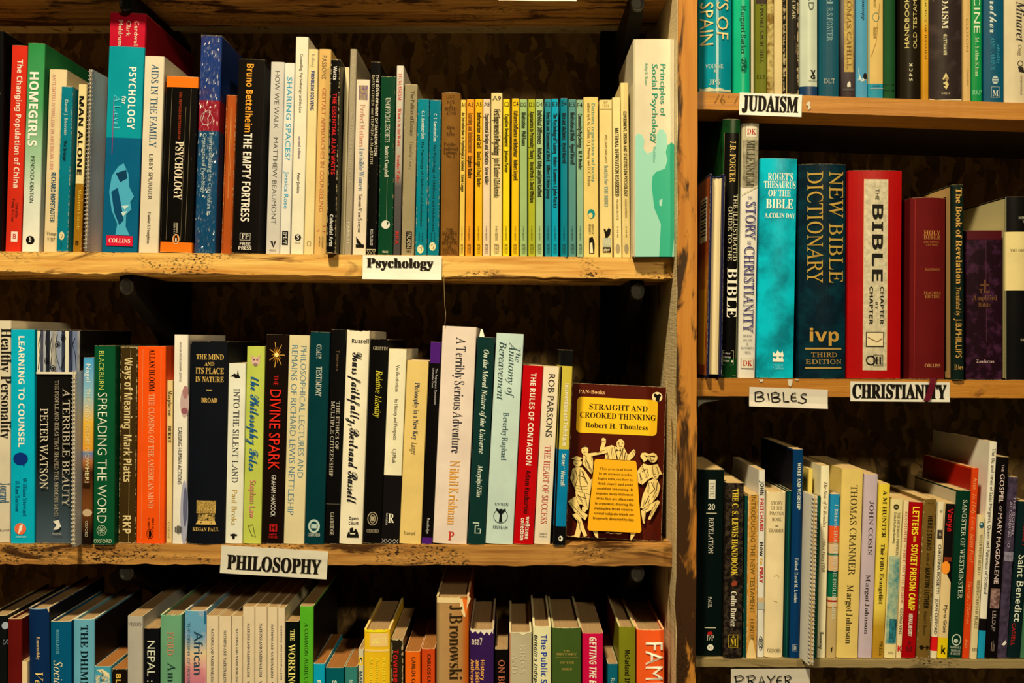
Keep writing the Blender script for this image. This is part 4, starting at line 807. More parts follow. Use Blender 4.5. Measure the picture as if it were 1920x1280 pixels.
for i, (x0, x1, yt, ya) in enumerate(((386, 408.5, 1154, 1178), (409.5, 432.5, 1155, 1181), (433.5, 453.3, 1155, 1178), (454, 476.3, 1137, 1168), (477, 499.3, 1137, 1168), (500, 519, 1138, 1170), (519.8, 533.5, 1139, 1173))):
    lab = 'cream volume with small dark capitals, %s' % ('touching the blue and pink hardback, lower set of three', 'in the middle of the three lower volumes', 'third of the lower volumes, against the taller four', 'first of the four taller volumes', 'second of the four taller volumes', 'third of the four taller volumes', 'thinnest and last of the four taller volumes')[i]
    bk('3', x0, x1, yt, 1, 'c8b490', lab, [t('NATIONS AND NATIONALISM', 'rb', '2c2c38', ya, ya+101, .5, .22), t('VOL', 'rb', '2c2c38', ya+108, ya+124, .5, .22)], wear=.1, k=.0002)
bk('3', 534, 558.5, 1165, 1, '060c08', 'black-green book with yellow serif capitals beside the vivid green book', [t('THE', 'rb', 'd8c870', 1180, 1201, .55, .34), t('WORKING', 'rb', 'd8c870', 1207, 1290, .5, .5)])
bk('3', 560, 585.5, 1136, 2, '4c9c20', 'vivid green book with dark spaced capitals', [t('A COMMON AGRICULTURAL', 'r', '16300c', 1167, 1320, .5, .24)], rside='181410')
bk('3', 587, 608.5, 1244, .5, '0a90ac', 'short cyan paperback beside the vivid green book', [t('R', 'sb', 'c8e0e0', 1275, 1283, .5, .3)], page='8a5420')
bk('3', 610, 644, 1251.5, .5, '045058', 'short dark teal paperback between cyan and grey-green ones', [t('S', 'sb', 'b8c8c0', 1275, 1284, .5, .24)], page='8a5420')
bk('3', 646, 669, 1250, .5, '2c6c64', 'short grey-green paperback beside the thin beige one', [t('M', 'sb', 'a0b8a8', 1274, 1282, .5, .3)], page='8a5420')
bk('3', 671, 680.5, 1217, 1, 'b8b090', 'thin beige paperback with a yellow box tucked against the yellow hardback', [q('d8b020', 1231, 1246, .05, .95), e('181410', 1238, 6, 2.5, .5), e('e8e0c8', 1240, 4, 1.2, .5), t('MAR', 'sb', '1c4858', 1258, 1282, .5, .6)], d=.012)
bk('3', 681.5, 730, 1180, 1, 'd8a818', 'yellow hardback with a pale label box at its top', [q('dcae68', 1187, 1212, .22, .92), h('asa 11', 'sb', 'e8c868', 1200, 13, .32, .85), q('dcb468', 1217.5, 1221.5, .03, .97), q('f0c818', 1181, 1185, .05, .85), t('Regional', 'sb', 'ecc028', 1233, 1300, .78, .1), t('Anthropology', 'sb', 'ecc028', 1233, 1310, .52, .1), t('Memory', 'sb', 'ecc028', 1233, 1290, .28, .1)], kind='hard', jag=.0012)
bk('3', 732.5, 755, 1198, 1, '221c10', 'scuffed black paperback with red letters beside the yellow hardback', [t('Townsend', 'sb', 'b81818', 1217, 1300, .4, .42)], wear=2)
bk('3', 759, 787.5, 1220.5, .5, 'd85c10', 'short bright orange paperback with dark bold capitals', [t('CARLOS CASTANEDA', 'sb', '301c0c', 1231, 1330, .56, .24)], wear=.5, page='8a5420')
bk('3', 790, 815, 1216, .5, 'b83c10', 'short red-orange paperback with dark bold capitals beside the torn tan hardback', [t('CARLOS CASTANEDA', 'sb', '301c0c', 1226, 1325, .56, .26)], page='8a5420')
bk('3', 817, 878, 1119, 1, '', 'tan hardback with torn jacket, fading to orange on one edge', [q('ccb480', 1120, 1130, .02, .72), p('d8641c', [(.78, 1121), (.99, 1126), (.93, 1152), (.88, 1154)]), p('d4bc88', [(.70, 1122), (.80, 1122), (.90, 1156), (.85, 1157), (.76, 1144)]), p('ccb484', [(.96, 1114), (1.06, 1123), (.98, 1134), (.93, 1144)]), t('J.Bronowski', 'r', '241808', 1134, 1273, .60, .38)],
   kind='hard', across=[(0, '6c5434'), (.12, 'a07c4c'), (.75, 'a07440'), (.9, 'a85418'), (1, '98400c')], jag=.001, d=.002)
bk('3', 880, 925.5, 1181, .5, '301848', 'purple paperback with ragged white upper edge', [p('d0c4ac', [(.03, 1181), (.1, 1187), (.25, 1183), (.35, 1188), (.45, 1183), (.6, 1190), (.7, 1184), (.82, 1191), (.9, 1184), (.97, 1189), (.97, 1180.5)]), h('asa7', 'sb', 'c8b8a0', 1202, 13, .08, .52), t('History', 'sb', 'd89848', 1237, 1275, .54, .16), t('and Society', 'sb', 'd89848', 1237, 1295, .33, .16), t('Anthropology', 'sb', 'd89848', 1237, 1302, .12, .14)], kind='hard')
bk('3', 928, 951.5, 1217, .5, '0c0806', 'short black paperback with terracotta capitals next to the beige book', [t('ON BEING', 'r', 'b86848', 1237, 1320, .5, .46)])
bk('3', 954.5, 996.5, 1185, .5, 'a89c7c', 'beige book with chipped top, red edge and pale embossed letters', [q('a03020', 1188, 1400, .015, .04), p('d8c8a0', [(.1, 1185), (.2, 1188), (.4, 1186), (.6, 1190), (.9, 1186), (.9, 1184.6)]), t('KINGS', 'r', 'c0b494', 1208, 1262, .6, .2), t('AND', 'r', 'c0b494', 1225, 1262, .22, .2)], kind='round', k=.002, jag=.0008)
bk('3', 999, 1033, 1175, .5, 'd0cc98', 'pale cream book with bold blue title beside the dark green cloth book', [t('The Public Schools', 'sb', '283c88', 1189, 1330, .6, .34), t("Britain's Independent", 'si', '202020', 1190, 1322, .16, .18)], kind='hard')
bk('3', 1035, 1089.5, 1177, .5, '384c1c', 'thick dark green cloth book with faint gold lines of lettering', [h('THE', 'rb', '98803c', 1220, 3, .38, .62)]+[h('HISTORY', 'rb', '98803c', 1226, 4, .15, .85), q('98803c', 1232, 1232.8, .12, .88), h('OF THE', 'rb', '98803c', 1242, 4, .27, .75), h('WORLD', 'rb', '98803c', 1254, 4, .32, .68)], kind='round', cloth=True, k=.002)
bk('3', 1092, 1130.5, 1187, .5, 'b80c3c', 'crimson paperback with white slanted capitals', [t('GETTING THE BUGGERS', 'si', 'f0d0b8', 1194, 1330, .5, .34)])
bk('3', 1139, 1158, 1244, .5, '0a5464', 'short teal paperback between the crimson and olive books', [t('Ro', 's', 'b0b8a0', 1271, 1283, .5, .4)])
bk('3', 1160, 1191.5, 1175, .5, '6c6c14', 'olive hardback with black bold lettering', [t('McFarland', 'sb', '141408', 1218, 1266, .5, .3), t('IN', 'sb', '141408', 1271, 1284, .5, .3)], kind='hard', jag=.0008)
bk('3', 1194, 1246, 1181, .5, 'e0501c', 'orange-red hardback with big cream letters at the end of the bottom shelf', [t('FAMILY', 's', 'f0dcb0', 1204, 1330, .62, .62)], kind='hard')
# ================================================================= judaism shelf
bk('A', 1311, 1374, -170, 0, '048c98', 'thick turquoise volume with yellow capitals beside the wooden post',
   [t('JEWS OF', 's', 'e8cc88', -62, 73, .70, .36), t('SPAIN', 's', 'e8cc88', 4, 84, .23, .36), h('VOLUME', 'r', 'd8d8b8', 124, 7, .2, .72), h('4', 'r', 'd8d8b8', 133, 5, .43, .49), h('JPS', 'r', 'd8d8b8', 154, 9, .3, .62), p('c8c8a0', [(.03, 171), (.03, 164), (.15, 166), (.3, 163), (.45, 167), (.6, 164), (.8, 168), (.97, 166), (.97, 171)])], kind='round', rough=.22)
bk('A', 1376.5, 1407, -120, 0, '06b07e', 'bright green glossy paperback with dark green lettering',
   [t('Margaret Barker', 'r', '084838', 10, 102, .57, .3), ring('084838', 122, 15, 6, .6, .8), t('SPCK', 'c', '084838', 110, 135, .6, .3)], kind='round', k=.003, rough=.3)
bk('A', 1408.5, 1414, -100, 0, 'd0c49c', 'very thin pale leaflet between the green glossy book and the olive book', [], d=.012)
bk('A', 1415, 1438, -90, 0, '6c7018', 'olive paperback lettered upwards in dark capitals with dark initials across its foot',
   [q('3c2c28', -90, 7, .015, .98), v('THE JEWS FROM CYRUS', 'r', '282808', -30, 118, .55, .28), h('R.E.P.', 'r', '282808', 144, 7, .08, .92)])
bk('A', 1439, 1451.5, -110, 0, 'c4ac64', 'mottled gold and cream paperback beside the plain cream one', [t('HOLY SANDS', 's', 'a08040', -20, 45, .6, .3)], mix=('806020', 90, .45, .6), wear=.8)
bk('A', 1452, 1468, -140, 0, 'dec486', 'plain cream paperback beside the creased black one', [])
bk('A', 1469, 1498.5, -130, 0, '14100c', 'black paperback heavily creased and rubbed along its spine', [t('JEWISH WAR', 'r', 'd8c898', -40, 36, .66, .2), l('d8b868', [(.22, -60), (.2, 178)], 1.2)], wear=2.6)
bk('A', 1500.5, 1533.5, -150, 0, '', 'pale grey-green hardback with a navy strip at its foot',
   [t('BIRD', 's', '505848', -30, 19, .62, .3), p('14140f', [(.58, 131), (.70, 131), (.74, 136), (.78, 131), (.88, 131), (.74, 142)]), h('G', 'sx', '14140f', 144, 7, .58, .86), h('GOLLANCZ', 's', '404838', 151.5, 2.5, .48, .96)], kind='hard', bands=[(-150, 'c4cab0'), (163, '14385c')], rough=.3)
bk('A', 1536, 1573.5, -140, 0, '054c5c', 'deep blue paperback with faint pale serif lettering, rubbed at the lower corners',
   [t('R.S.FOSTER', 'r', '88aaa8', 14, 77, .52, .26), t('word', 'r', '98b8b0', -40, 8, .52, .3), h('DLT', 'r', 'd0c8a8', 152, 8, .24, .78)], wear=.5)
bk('A', 1578, 1604, -120, 0, '', 'grey-brown paperback with a gold label and a small white emblem at its foot',
   [q('c8a448', -120, 135, .2, .85, ('94742c', 160, .3)), t('THOMAS CAHILL', 'r', '70501c', -24, 130, .53, .3), p('e0d8c0', [(.4, 163), (.4, 157), (.55, 152), (.65, 156), (.65, 163)]), q('504848', 166, 170, .1, .9)], bands=[(-120, '8c8478'), (60, '70665c'), (115, '4c4040'), (180, '3a2c2c')], smooth=True)
bk('A', 1605, 1627, -130, 0, '4c98b8', 'sky blue paperback with black italic lettering and a white leaf shape',
   [t('Blenkinsopp', 'ib', '18384c', -30, 38, .65, .26), p('d8dcc8', [(.2, 126), (.3, 140), (.5, 150), (.9, 138), (.98, 142), (.85, 150), (.5, 153), (.25, 148)]), e('141418', 143, 6, 4, .78), h('WHITE', 'sb', 'b8d0d0', 149.5, 4, .12, .6)], wear=.4)
bk('A', 1628, 1656.5, -110, 0, '', 'buff paperback with a teal foot and a creased cover', [q('2890a4', -110, 181, .015, .09), t('Textual sources', 'i', '806018', -45, 14, .45, .2), ring('508070', 32, 8, 6, .5, .8), t('Judaism', 'i', '806018', 50, 72, .45, .24), q('c8d0c0', 165.5, 166.3, .12, .98), h('ALBION', 's', '184858', 161, 3, .3, .75), l('a88038', [(.2, 105), (.5, 80), (.75, 5)], .8)], bands=[(-110, 'ddb868'), (157, '2890a4')], wear=.5)
bk('A', 1658.5, 1681, -100, 0, '1c4c28', 'plain dark green cloth book with no title', [q('143a1e', 158, 160), q('143a1e', 168, 170)], cloth=True, kind='round', k=.003)
bk('A', 1688, 1727.5, -120, 0, '1c1408', 'black-brown book lettered upwards in yellow capitals',
   [v('HANDBOOK TO THE', 's', 'd8c478', -70, 90, .32, .2), v('OLD TESTAMENT', 's', 'd8c478', -30, 91, .70, .18), v('S P C K', 'sb', 'd8d0a8', 118, 152, .5, .15)], kind='hard')
bk('A', 1729, 1741.5, -100, 0, '', 'thin golden yellow paperback with tiny spaced capitals', [t('AND PRACTICE OF JUDAISM', 'r', '38280c', -40, 112, .5, .26)], bands=[(-100, 'd8bc58'), (30, 'd8b848'), (60, 'd89818'), (190, 'c48818')], smooth=True)
bk('A', 1742.5, 1805.5, -150, 0, '2e2220', 'thick brown-black hardback with white title and a diamond emblem, base chipped white',
   [t('JUDAISM', 'rb', 'e8dcb4', -28, 54, .47, .18), t('GUTTMANN', 'sb', 'd8cc9c', 64, 103, .47, .1), p('d8c480', [(.39, 148), (.49, 136), (.58, 147), (.50, 143), (.43, 150)]), p('a88c5c', [(.50, 143), (.58, 147), (.52, 154), (.47, 149)]), p('d8c480', [(.40, 156), (.5, 152), (.58, 158), (.50, 168), (.42, 162), (.5, 160)]), h('0402-4', 's', 'c8b890', 175, 4, .36, .6), p('d0c4a0', [(.02, 188), (.02, 184), (.2, 187), (.6, 186.6), (.98, 185), (.98, 188)])], kind='hard', wear=.8, mix=('4a3a34', 60, .5, .8))
bk('A', 1806.5, 1820.5, -90, 0, 'd4ac68', 'thin buff paperback with faint spaced lettering', [t('· ELLISON ·', 's', 'a8844c', 26, 106, .5, .34), t('OXFORD', 's', 'a8844c', 128, 160, .55, .26)])
bk('A', 1822, 1841.5, -130, 0, '0a8c44', 'emerald green paperback with white capitals', [t('MEDICINE', 's', 'd8e0b8', -85, 62, .5, .6), t('M. Salim Khan', 'r', 'b8d8a0', 70, 143, .5, .34), h('RKP', 'r', '88d8a0', 173, 8, .06, .94)])
bk('A', 1845, 1882.5, -140, 0, '04506a', 'petrol blue paperback with white brush lettering', [t('my brother', 'c', 'd0d8c8', -50, 62, .46, .34), t('edited by', 'r', '3898b0', 84, 120, .72, .14), t('ANNE COOPER', 'r', '3898b0', 70, 132, .44, .2), e('b8c4b8', 150, 8, 6, .56), q('04506a', 147, 148, .42, .7), q('04506a', 151.5, 152.5, .42, .7), box_line('b0b8b0', 163, 183, .36, .76, .9), h('M', 'rb', 'd8d8c8', 175, 11, .42, .7)], wear=.4)
bk('A', 1884.5, 1928, -160, 0, 'd8c69c', 'wide cream hardback with dark italic title, last on the judaism shelf', [t('Minaret', 'i', '302c28', 2, 78, .66, .36), t('Cragg', 'i', '907858', 84, 104, .64, .16), ring('302820', 119, 5, 5, .66, 1.2), p('302820', [(.55, 125), (.8, 126), (.85, 136), (.6, 134)]), t('ONEWORLD', 's', '706048', 141, 178, .7, .08)], kind='hard')
# ================================================================= bibles and christianity shelf
bk('B', 1325, 1355, 325, 7, '14183c', 'book shelved spine inwards so its cream page edges face out, beside the post', [], kind='fore', d=-.012, page='e4cc98', dep=.16)
bk('B', 1345.5, 1382, 223, 7, '0a3a14', 'tall dark green hardback with a black title panel and a big white last word',
   [q('0b0908', 249, 672, .10, .93), box_line('7a7048', 249, 672, .10, .93, .7), t('J.R. PORTER', 'r', 'e0b860', 264, 342, .58, .3), t('THE ILLUSTRATED', 'r', 'd8cca4', 364, 489, .78, .22), t('GUIDE TO THE', 'r', 'd8cca4', 387, 489, .48, .22), t('BIBLE', 'rb', 'f0e4c8', 502, 595, .64, .56), box_line('b0a888', 657, 684, .16, .78, .8), h('Colour', 's', 'd0c8b0', 662, 4, .2, .6), h('Library', 's', 'd0c8b0', 669, 4, .2, .62), h('Direct', 's', 'd0c8b0', 676, 4, .2, .55), e('d8d0b8', 677, 2, 2, .7), l('8a8a60', [(.08, 703), (.92, 703)], .6)], kind='hard', rough=.25, mix=('06200c', 60, .4, .7), d=.006)
bk('B', 1384, 1416, 231, 8, '', 'tall white hardback with a silver upper spine and purple capitals',
   [q('a89c7c', 262, 352, .06, .96, ('5c543c', 120, .4)), q('d8ccb0', 237, 256, .2, .86), box_line('806858', 237, 256, .2, .86, .8), h('DK', 'rb', 'b02818', 246.5, 10, .28, .8), t('MILLENNIUM', 'r', '4a4430', 262, 348, .5, .44), p('d0c4a0', [(.05, 363), (.97, 346), (.97, 350), (.05, 367)]), h('THE', 'r', '504878', 371, 5, .38, .66), t('STORY', 'r', '443c70', 378, 448, .56, .56), t('OF', 'r', '443c70', 451, 459, .5, .2), t('CHRISTIANITY', 'r', '443c70', 462, 622, .52, .56), h('MICHAEL', 'r', '504840', 629, 3.6, .25, .78), h('COLLINS', 'r', '504840', 637, 3.6, .25, .78), h('&', 'r', '504840', 644.5, 3.6, .45, .56), h('MATTHEW A', 'r', '504840', 652, 3.6, .14, .9), h('PRICE', 'r', '504840', 660, 3.6, .36, .7), q('d8ccb0', 671, 690, .16, .86), box_line('806858', 671, 690, .16, .86, .8), h('DK', 'rb', 'b02818', 680.5, 10, .25, .8)],
   kind='hard', bands=[(231, 'b8ac88'), (352, 'e0d6c0')], d=.006, rough=.3)
bk('B', 1419, 1488.5, 296.5, 8, '04bacc', 'turquoise hardback with cloudy dark patches and white stacked title',
   [h("ROGET'S", 'rb', 'ece8d0', 331, 14, .2, .88), h('THESAURUS', 'rb', 'ece8d0', 346, 13, .1, .96), h('OF THE', 'rb', 'ece8d0', 362, 12, .22, .82), h('BIBLE', 'rb', 'ece8d0', 382, 18, .16, .9), h('A.COLIN DAY', 'rb', 'ece8d0', 404, 9, .13, .96)]+[p('ece8d0', [(.42, y+8), (.42, y), (.5, y+3), (.54, y-4), (.62, y+2), (.68, y-3), (.72, y+8)]) for y in (660, 670)]+[h('Harper', 's', '70d0d0', 684, 5, .42, .72), h('Collins', 's', '70d0d0', 690, 5, .42, .72)],
   kind='hard', k=.003, mix=('007a88', 18, .42, .62), rough=.25)
bk('B', 1499, 1588, 307, 1, '001c26', 'wide navy hardback with large gold outlined capitals in two columns',
   [t('NEW BIBLE', 'r', 'b08c3c', 321, 530, .77, .3), t('DICTIONARY', 'r', 'b08c3c', 321, 530, .32, .3), h('ivp', 'sb', 'b88c3c', 628, 24, .22, .84), q('a88440', 652, 655.5, .13, .9), h('THIRD', 'r', 'a88440', 665, 8, .25, .8), h('EDITION', 'r', 'a88440', 678, 8, .14, .9), q('a88440', 688, 691.5, .13, .9)], kind='round', k=.006, mix=('04303a', 50, .45, .7))
bk('B', 1589.5, 1691, 319, 3, 'a40608', 'wide red hardback with a silver foil panel and bold black lettering',
   [q('d4c49c', 336, 694, .28, .72, ('a89c7c', 160, .3)), box_line('d8a878', 336, 694, .28, .72, 1), t('THE', 's', '181410', 354, 375, .52, .07), t('BIBLE', 'sb', '181410', 383, 527, .53, .2), t('CHAPTER', 'sb', '181410', 537, 608, .62, .065), t('BY', 's', '181410', 566, 580, .52, .045), t('CHAPTER', 'sb', '181410', 537, 608, .42, .065), q('302820', 622, 650, .33, .66), q('dcc898', 623.5, 648, .345, .645), l('806040', [(.36, 632), (.45, 637), (.5, 639)], 2), l('806040', [(.63, 634), (.55, 640), (.5, 641)], 2), ring('181410', 675, 8, 8, .42, 2), box_line('181410', 665, 685, .47, .64, 1.2), h('H', 'rb', '181410', 675, 13, .50, .62)], kind='hard', k=.004, rough=.35)
bk('B', 1708, 1775, 370, 2, '5c0f10', 'dark red cloth book with small gold lettering and a ribbon hanging from it',
   [h('HOLY', 'rb', 'b07838', 436, 8, .34, .82), h('BIBLE', 'rb', 'b07838', 445, 7, .34, .82), h('RED LETTER', 'r', 'a06830', 454, 3, .34, .78), h('EDITION', 'r', 'a06830', 459, 3, .40, .74), h('ILLUSTRATED', 'r', 'a87038', 505, 4, .38, .82), h("TEACHER'S", 'r', 'b07838', 549, 5, .34, .84), h('EDITION', 'r', 'b07838', 556, 5, .38, .80), h('COLLINS', 'rb', 'c89058', 685, 6, .38, .84), l('8c2420', [(.12, 372), (.11, 706)], 1.2)], kind='round', cloth=True, k=.006)
bk('B', 1786.5, 1808.5, 346, -1, '0e1c16', 'dark green hardback with golden lettering and a tan cover side',
   [t('The Book of Revelation', 'rb', 'c89848', 352, 532, .55, .5), t('Translated by', 'i', 'c89848', 538, 592, .5, .4), t('J.B.PHILLIPS', 's', 'c89848', 597, 671, .5, .5), h('Bles', 'r', 'c89848', 688, 9, .14, .9)], kind='hard', d=-.004)
bk('B', 1812.5, 1880, 432, 0, '1c0812', 'short purple marbled paperback with faint gold title',
   [q('460a14', 432, 449), p('5c3820', [(.47, 524), (.53, 524), (.53, 532), (.62, 532), (.62, 536), (.53, 536), (.53, 542), (.47, 542), (.47, 536), (.38, 536), (.38, 532), (.47, 532)]), h('The', 'r', '704824', 546, 8, .34, .64), h('Amplified', 'r', '704824', 558, 9, .16, .84), h('Bible', 'r', '704824', 571, 8, .32, .66), h('Zondervan', 'r', 'c8a8a0', 677, 6, .27, .76), l('583040', [(.53, 450), (.54, 640)], .6)], mix=('44203a', 80, .5, .72), wear=.3)
bk('B', 1886.5, 1931, 368.6, 0, '', 'black and cream banded hardback at the far end of the christianity shelf', [q('b8b080', 369, 710, .015, .04), h('MIRACLES', 'r', 'd8d0b0', 408, 4, .52, 1.3), h('IN', 'r', 'd8d0b0', 415, 4, .7, .85), h('THE ORIGINS', 'r', '403820', 469, 4, .18, 1.1), h('EVIDENCE', 'r', 'd8d0b0', 637, 4, .6, 1.4)], kind='hard', bands=[(368, '0e0c0c'), (435, 'dcc684'), (545, '0c0c0c')], lside='b4a470')
# ================================================================= prayer shelf
bk('C', 1304.5, 1354, 880, 5, '06100e', 'thick black-green hardback with small white lettering beside the post on the prayer shelf',
   [q('c8c0a8', 899, 935, .40, .66), t('TNTC', 'r', '606050', 903, 931, .53, .16), h('20', 'rb', 'd8d0b8', 950, 10, .39, .65), q('c0b898', 961, 962.5, .32, .72), t('REVELATION', 'r', 'd0c8b0', 970, 1037, .51, .17), t('PAUL', 'r', 'd0c8b0', 1118, 1139, .51, .13), q('c0b898', 1175.5, 1177, .32, .75), p('a81c18', [(.42, 1190), (.45, 1184), (.58, 1183), (.64, 1188)]), h('IVP', 'r', 'd8d0b8', 1195, 9, .40, .68), e('d8d0b8', 1213, 6, 6, .55), h('RE', 's', '303828', 1213, 4, .48, .6)], d=.009)
bk('C', 1357, 1391, 905, 4.5, '15100e', 'black leather-patterned paperback with yellow and white lettering',
   [t('THE C. S. LEWIS HANDBOOK', 'rb', 'd8b838', 916, 1079, .52, .32), p('8a3820', [(.35, 1094), (.5, 1088), (.7, 1090), (.65, 1097), (.4, 1099)]), t('Colin Duriez', 'rb', 'e0d4b8', 1108, 1174, .5, .3), box_line('c0a028', 1190, 1213, .26, .76, 1.2), h('M', 'rb', 'c8a828', 1203, 13, .34, .68), p('a08828', [(.42, 1195), (.5, 1190), (.6, 1195)])], mix=('3c3024', 220, .45, .6), d=.001)
bk('C', 1393, 1398.5, 929, 4, '0a3830', 'very thin dark teal booklet beside the tattered orange-tan paperback', [])
bk('C', 1399, 1419, 926, 3.5, 'c08838', 'tattered orange-tan paperback with grey-brown capitals and a torn lower corner',
   [t('INTRODUCING THE NEW TESTAMENT', 's', '58481c', 928, 1150, .5, .42), t('HUNTER', 's', '58481c', 1160, 1200, .5, .42), p('d8b878', [(.03, 1234), (.03, 1226), (.35, 1195), (.6, 1200), (.95, 1234)])], wear=1.6)
bk('C', 1420, 1432, 881, 3, 'd4ccb8', 'thin whitish paperback with black and red capitals beside the tattered orange-tan one',
   [t('JOHN', 'sb', '201c18', 901, 928, .5, .6), t('PRITCHARD', 'sb', 'b02020', 934, 995, .5, .6), t('How', 'sb', '201c18', 1016, 1042, .5, .6), t('to', 'sb', 'd0a030', 1045, 1058, .5, .5), t('PRAY', 'sb', 'b02020', 1063, 1092, .5, .6), q('c0a070', 1120, 1128), q('a8a898', 1128, 1142), ring('202828', 1205, 13, 3.6, .5, .8), t('SPCK', 'sb', '202828', 1196, 1214, .5, .4)], d=.008)
bk('C', 1433, 1468.6, 922, 6, 'dcc694', 'old cream hardback with a chipped jacket and black stacked title',
   [h('STORY', 'r', '4a3c20', 943, 6, .2, .82), h('OF THE', 'r', '4a3c20', 952, 6, .2, .82), h('PRAYER', 'r', '4a3c20', 962, 6, .14, .9), h('BOOK', 'r', '4a3c20', 973, 6, .27, .77), q('4a3c20', 985, 986, .44, .6), h('DEARMER', 'r', '4a3c20', 994, 6, .12, .9), h('OXFORD', 'r', '4a3c20', 1219, 6, .16, .86), l('c0a468', [(.4, 1080), (.6, 1076), (.7, 1082)], .8), l('c0a468', [(.4, 1125), (.65, 1128)], .8)], kind='round', k=.003, jag=.0012, wear=.4)
bk('C', 1469.5, 1478.5, 920, 6.5, '04302c', 'thin dark teal hardback between the old cream hardback and the blue paperback', [q('105048', 922, 1234, .4, .55)], kind='hard')
bk('C', 1480, 1498.6, 842, 8, '023058', 'tall royal blue paperback with white lettering beside a spiral notebook',
   [t('WORD AND WORSHIP', 'rb', 'd8dcd0', 867, 955, .62, .34), t('Edited: David M. Loades', 'r', 'c8ccc0', 1046, 1129, .52, .32), box_line('a0a8b0', 1208, 1220, .3, .75, .7), h('D', 'r', 'd8dcd0', 1214, 8, .4, .66)], d=.004, lside='0a0c14')
bk('C', 1508.5, 1516, 879, 8.5, 'd8bc58', 'thin cream and yellow booklet peeping up behind the spiral notebook', [], d=.022, dep=.1)
bk('C', 1519, 1527, 930, 8, 'dcd4c4', 'white spiral notebook with black coil poking out over the prayer shelf edge', [], kind='spiral', dep=.085, d=-.026, side=-1, yaw=.08, coil='8c8880')
bk('C', 1526, 1531, 929, 8, '0c4430', 'very thin green booklet behind the spiral coil on the prayer shelf', [], d=.004)
bk('C', 1531.5, 1547.5, 873, 8.5, 'e2d4a8', 'slim ivory paperback with brown italic title',
   [t('The Rule of St Benedict', 'i', '5a3c20', 903, 988, .55, .38), t('Abbot Parry OSB', 'i', '5a3c20', 1008, 1072, .52, .36), t('Gracewing', 'c', '302818', 1184, 1216, .5, .44)], d=.006)
bk('C', 1550, 1567.5, 926, 8, '', 'paperback striped in blue, orange, cream and green beside the broad yellow book',
   [t('J. Richards: STORIES FROM THE ENGLISH SAINTS', 'r', 'c8d0c0', 945, 1160, .62, .34), p('302818', [(.4, 1215), (.6, 1212), (.55, 1222), (.45, 1222)])],
   bands=[(926, '2080a8'), (986, 'd85020'), (1017, 'a87848'), (1020, 'ccac80'), (1038, '306848'), (1042, 'c8a070'), (1070, '083c34'), (1075, '0c5c3c'), (1120, 'd0b080'), (1125, 'a02818'), (1129, 'd0b080'), (1138, 'a07838'), (1141, 'b89c64')])
bk('C', 1568, 1608.6, 879, 11, 'd6b864', 'broad yellow-cream book with dark serif capitals', [t('THOMAS CRANMER', 'r', '3a3018', 909, 1078, .58, .3), t('Margot Johnson', 'r', '3a3018', 1096, 1206, .53, .28)], d=.005)
bk('C', 1609.5, 1635, 889, 12, 'b8a4a8', 'pale lilac book with dark serif capitals', [t('JOHN COSIN', 'r', '302820', 939, 1040, .58, .3), t('Margot Johnson', 'r', '302820', 1077, 1188, .5, .3)])
bk('C', 1636, 1657, 907, 13, '', 'bright yellow paperback browned towards its foot', [t('A M HUNTER', 'rb', '28200c', 919, 1008, .55, .36), t('The Fifth Evangelist', 'rb', '28200c', 1019, 1132, .52, .34), t('PRESS', 's', '504010', 1202, 1228, .7, .3)], bands=[(907, 'dcc038'), (1140, 'd8bc4c'), (1175, 'b08824'), (1230, 'a87c20')], smooth=True, mix=('a87c20', 40, .62, .75))
bk('C', 1658, 1680, 936, 14, 'dcc888', 'cream paperback with a sea-green painting on its lower spine', [q('1c7478', 1042, 1207, .05, .93, ('b8bc8c', 70, .35)), q('08303c', 1160, 1205, .3, .93, ('2c7c84', 110, .2)), e('302810', 950, 5, 5, .42), q('dcc888', 949, 951, .3, .55), t('THE VICTORIAN PROPHETS', 'r', '302810', 960, 1040, .66, .2), t('Edited by Peter Keating', 'r', '302810', 960, 1018, .36, .18), h('FONTANA', 'r', '302810', 1223, 4, .3, .75)])
bk('C', 1681, 1690, 938, 15, 'dcc490', 'narrow cream paperback with pinkish red capitals beside the bright red one', [t('KONSHAUBI – FREE ON THE INSIDE', 'r', 'b05040', 958, 1132, .55, .55), t('GEORGI VINS', 's', '302010', 1140, 1188, .5, .55), h('K', 'sb', 'b81020', 1215, 11, .1, .95)])
bk('C', 1690.6, 1717, 940.6, 15, '98060a', 'bright red paperback with bold yellow capitals on the prayer shelf', [t('LETTERS', 'sb', 'e8cc30', 950, 1002, .5, .46), t('FROM A', 'sb', 'e8cc30', 1005, 1016, .5, .2), t('SOVIET PRISON CAMP', 'sb', 'e8cc30', 1020, 1144, .52, .46), t('MIKHAIL KHOREV', 'sb', 'e8d8c0', 1150, 1192, .5, .28), h('M', 'sb', '601010', 1215, 10, .3, .7), q('601010', 1201, 1207, .4, .6)], wear=.3)
bk('C', 1718, 1743, 935, 14, '6a5020', 'worn olive brown paperback with black capitals', [h('40107', 's', '382808', 943, 3, .3, .8), t('HERE I STAND', 'sb', '181004', 967, 1031, .56, .36), t('A Life of', 's', '181004', 1036, 1060, .52, .22), t('MARTIN LUTHER', 'sb', '181004', 1064, 1140, .54, .36), t('Roland H. Bainton', 's', '302008', 1146, 1190, .52, .24), e('181004', 1213, 4, 4, .35), l('181004', [(.15, 1213), (.85, 1213)], 1.2), p('181004', [(.7, 1208), (.92, 1213), (.7, 1218)])], wear=1.0)
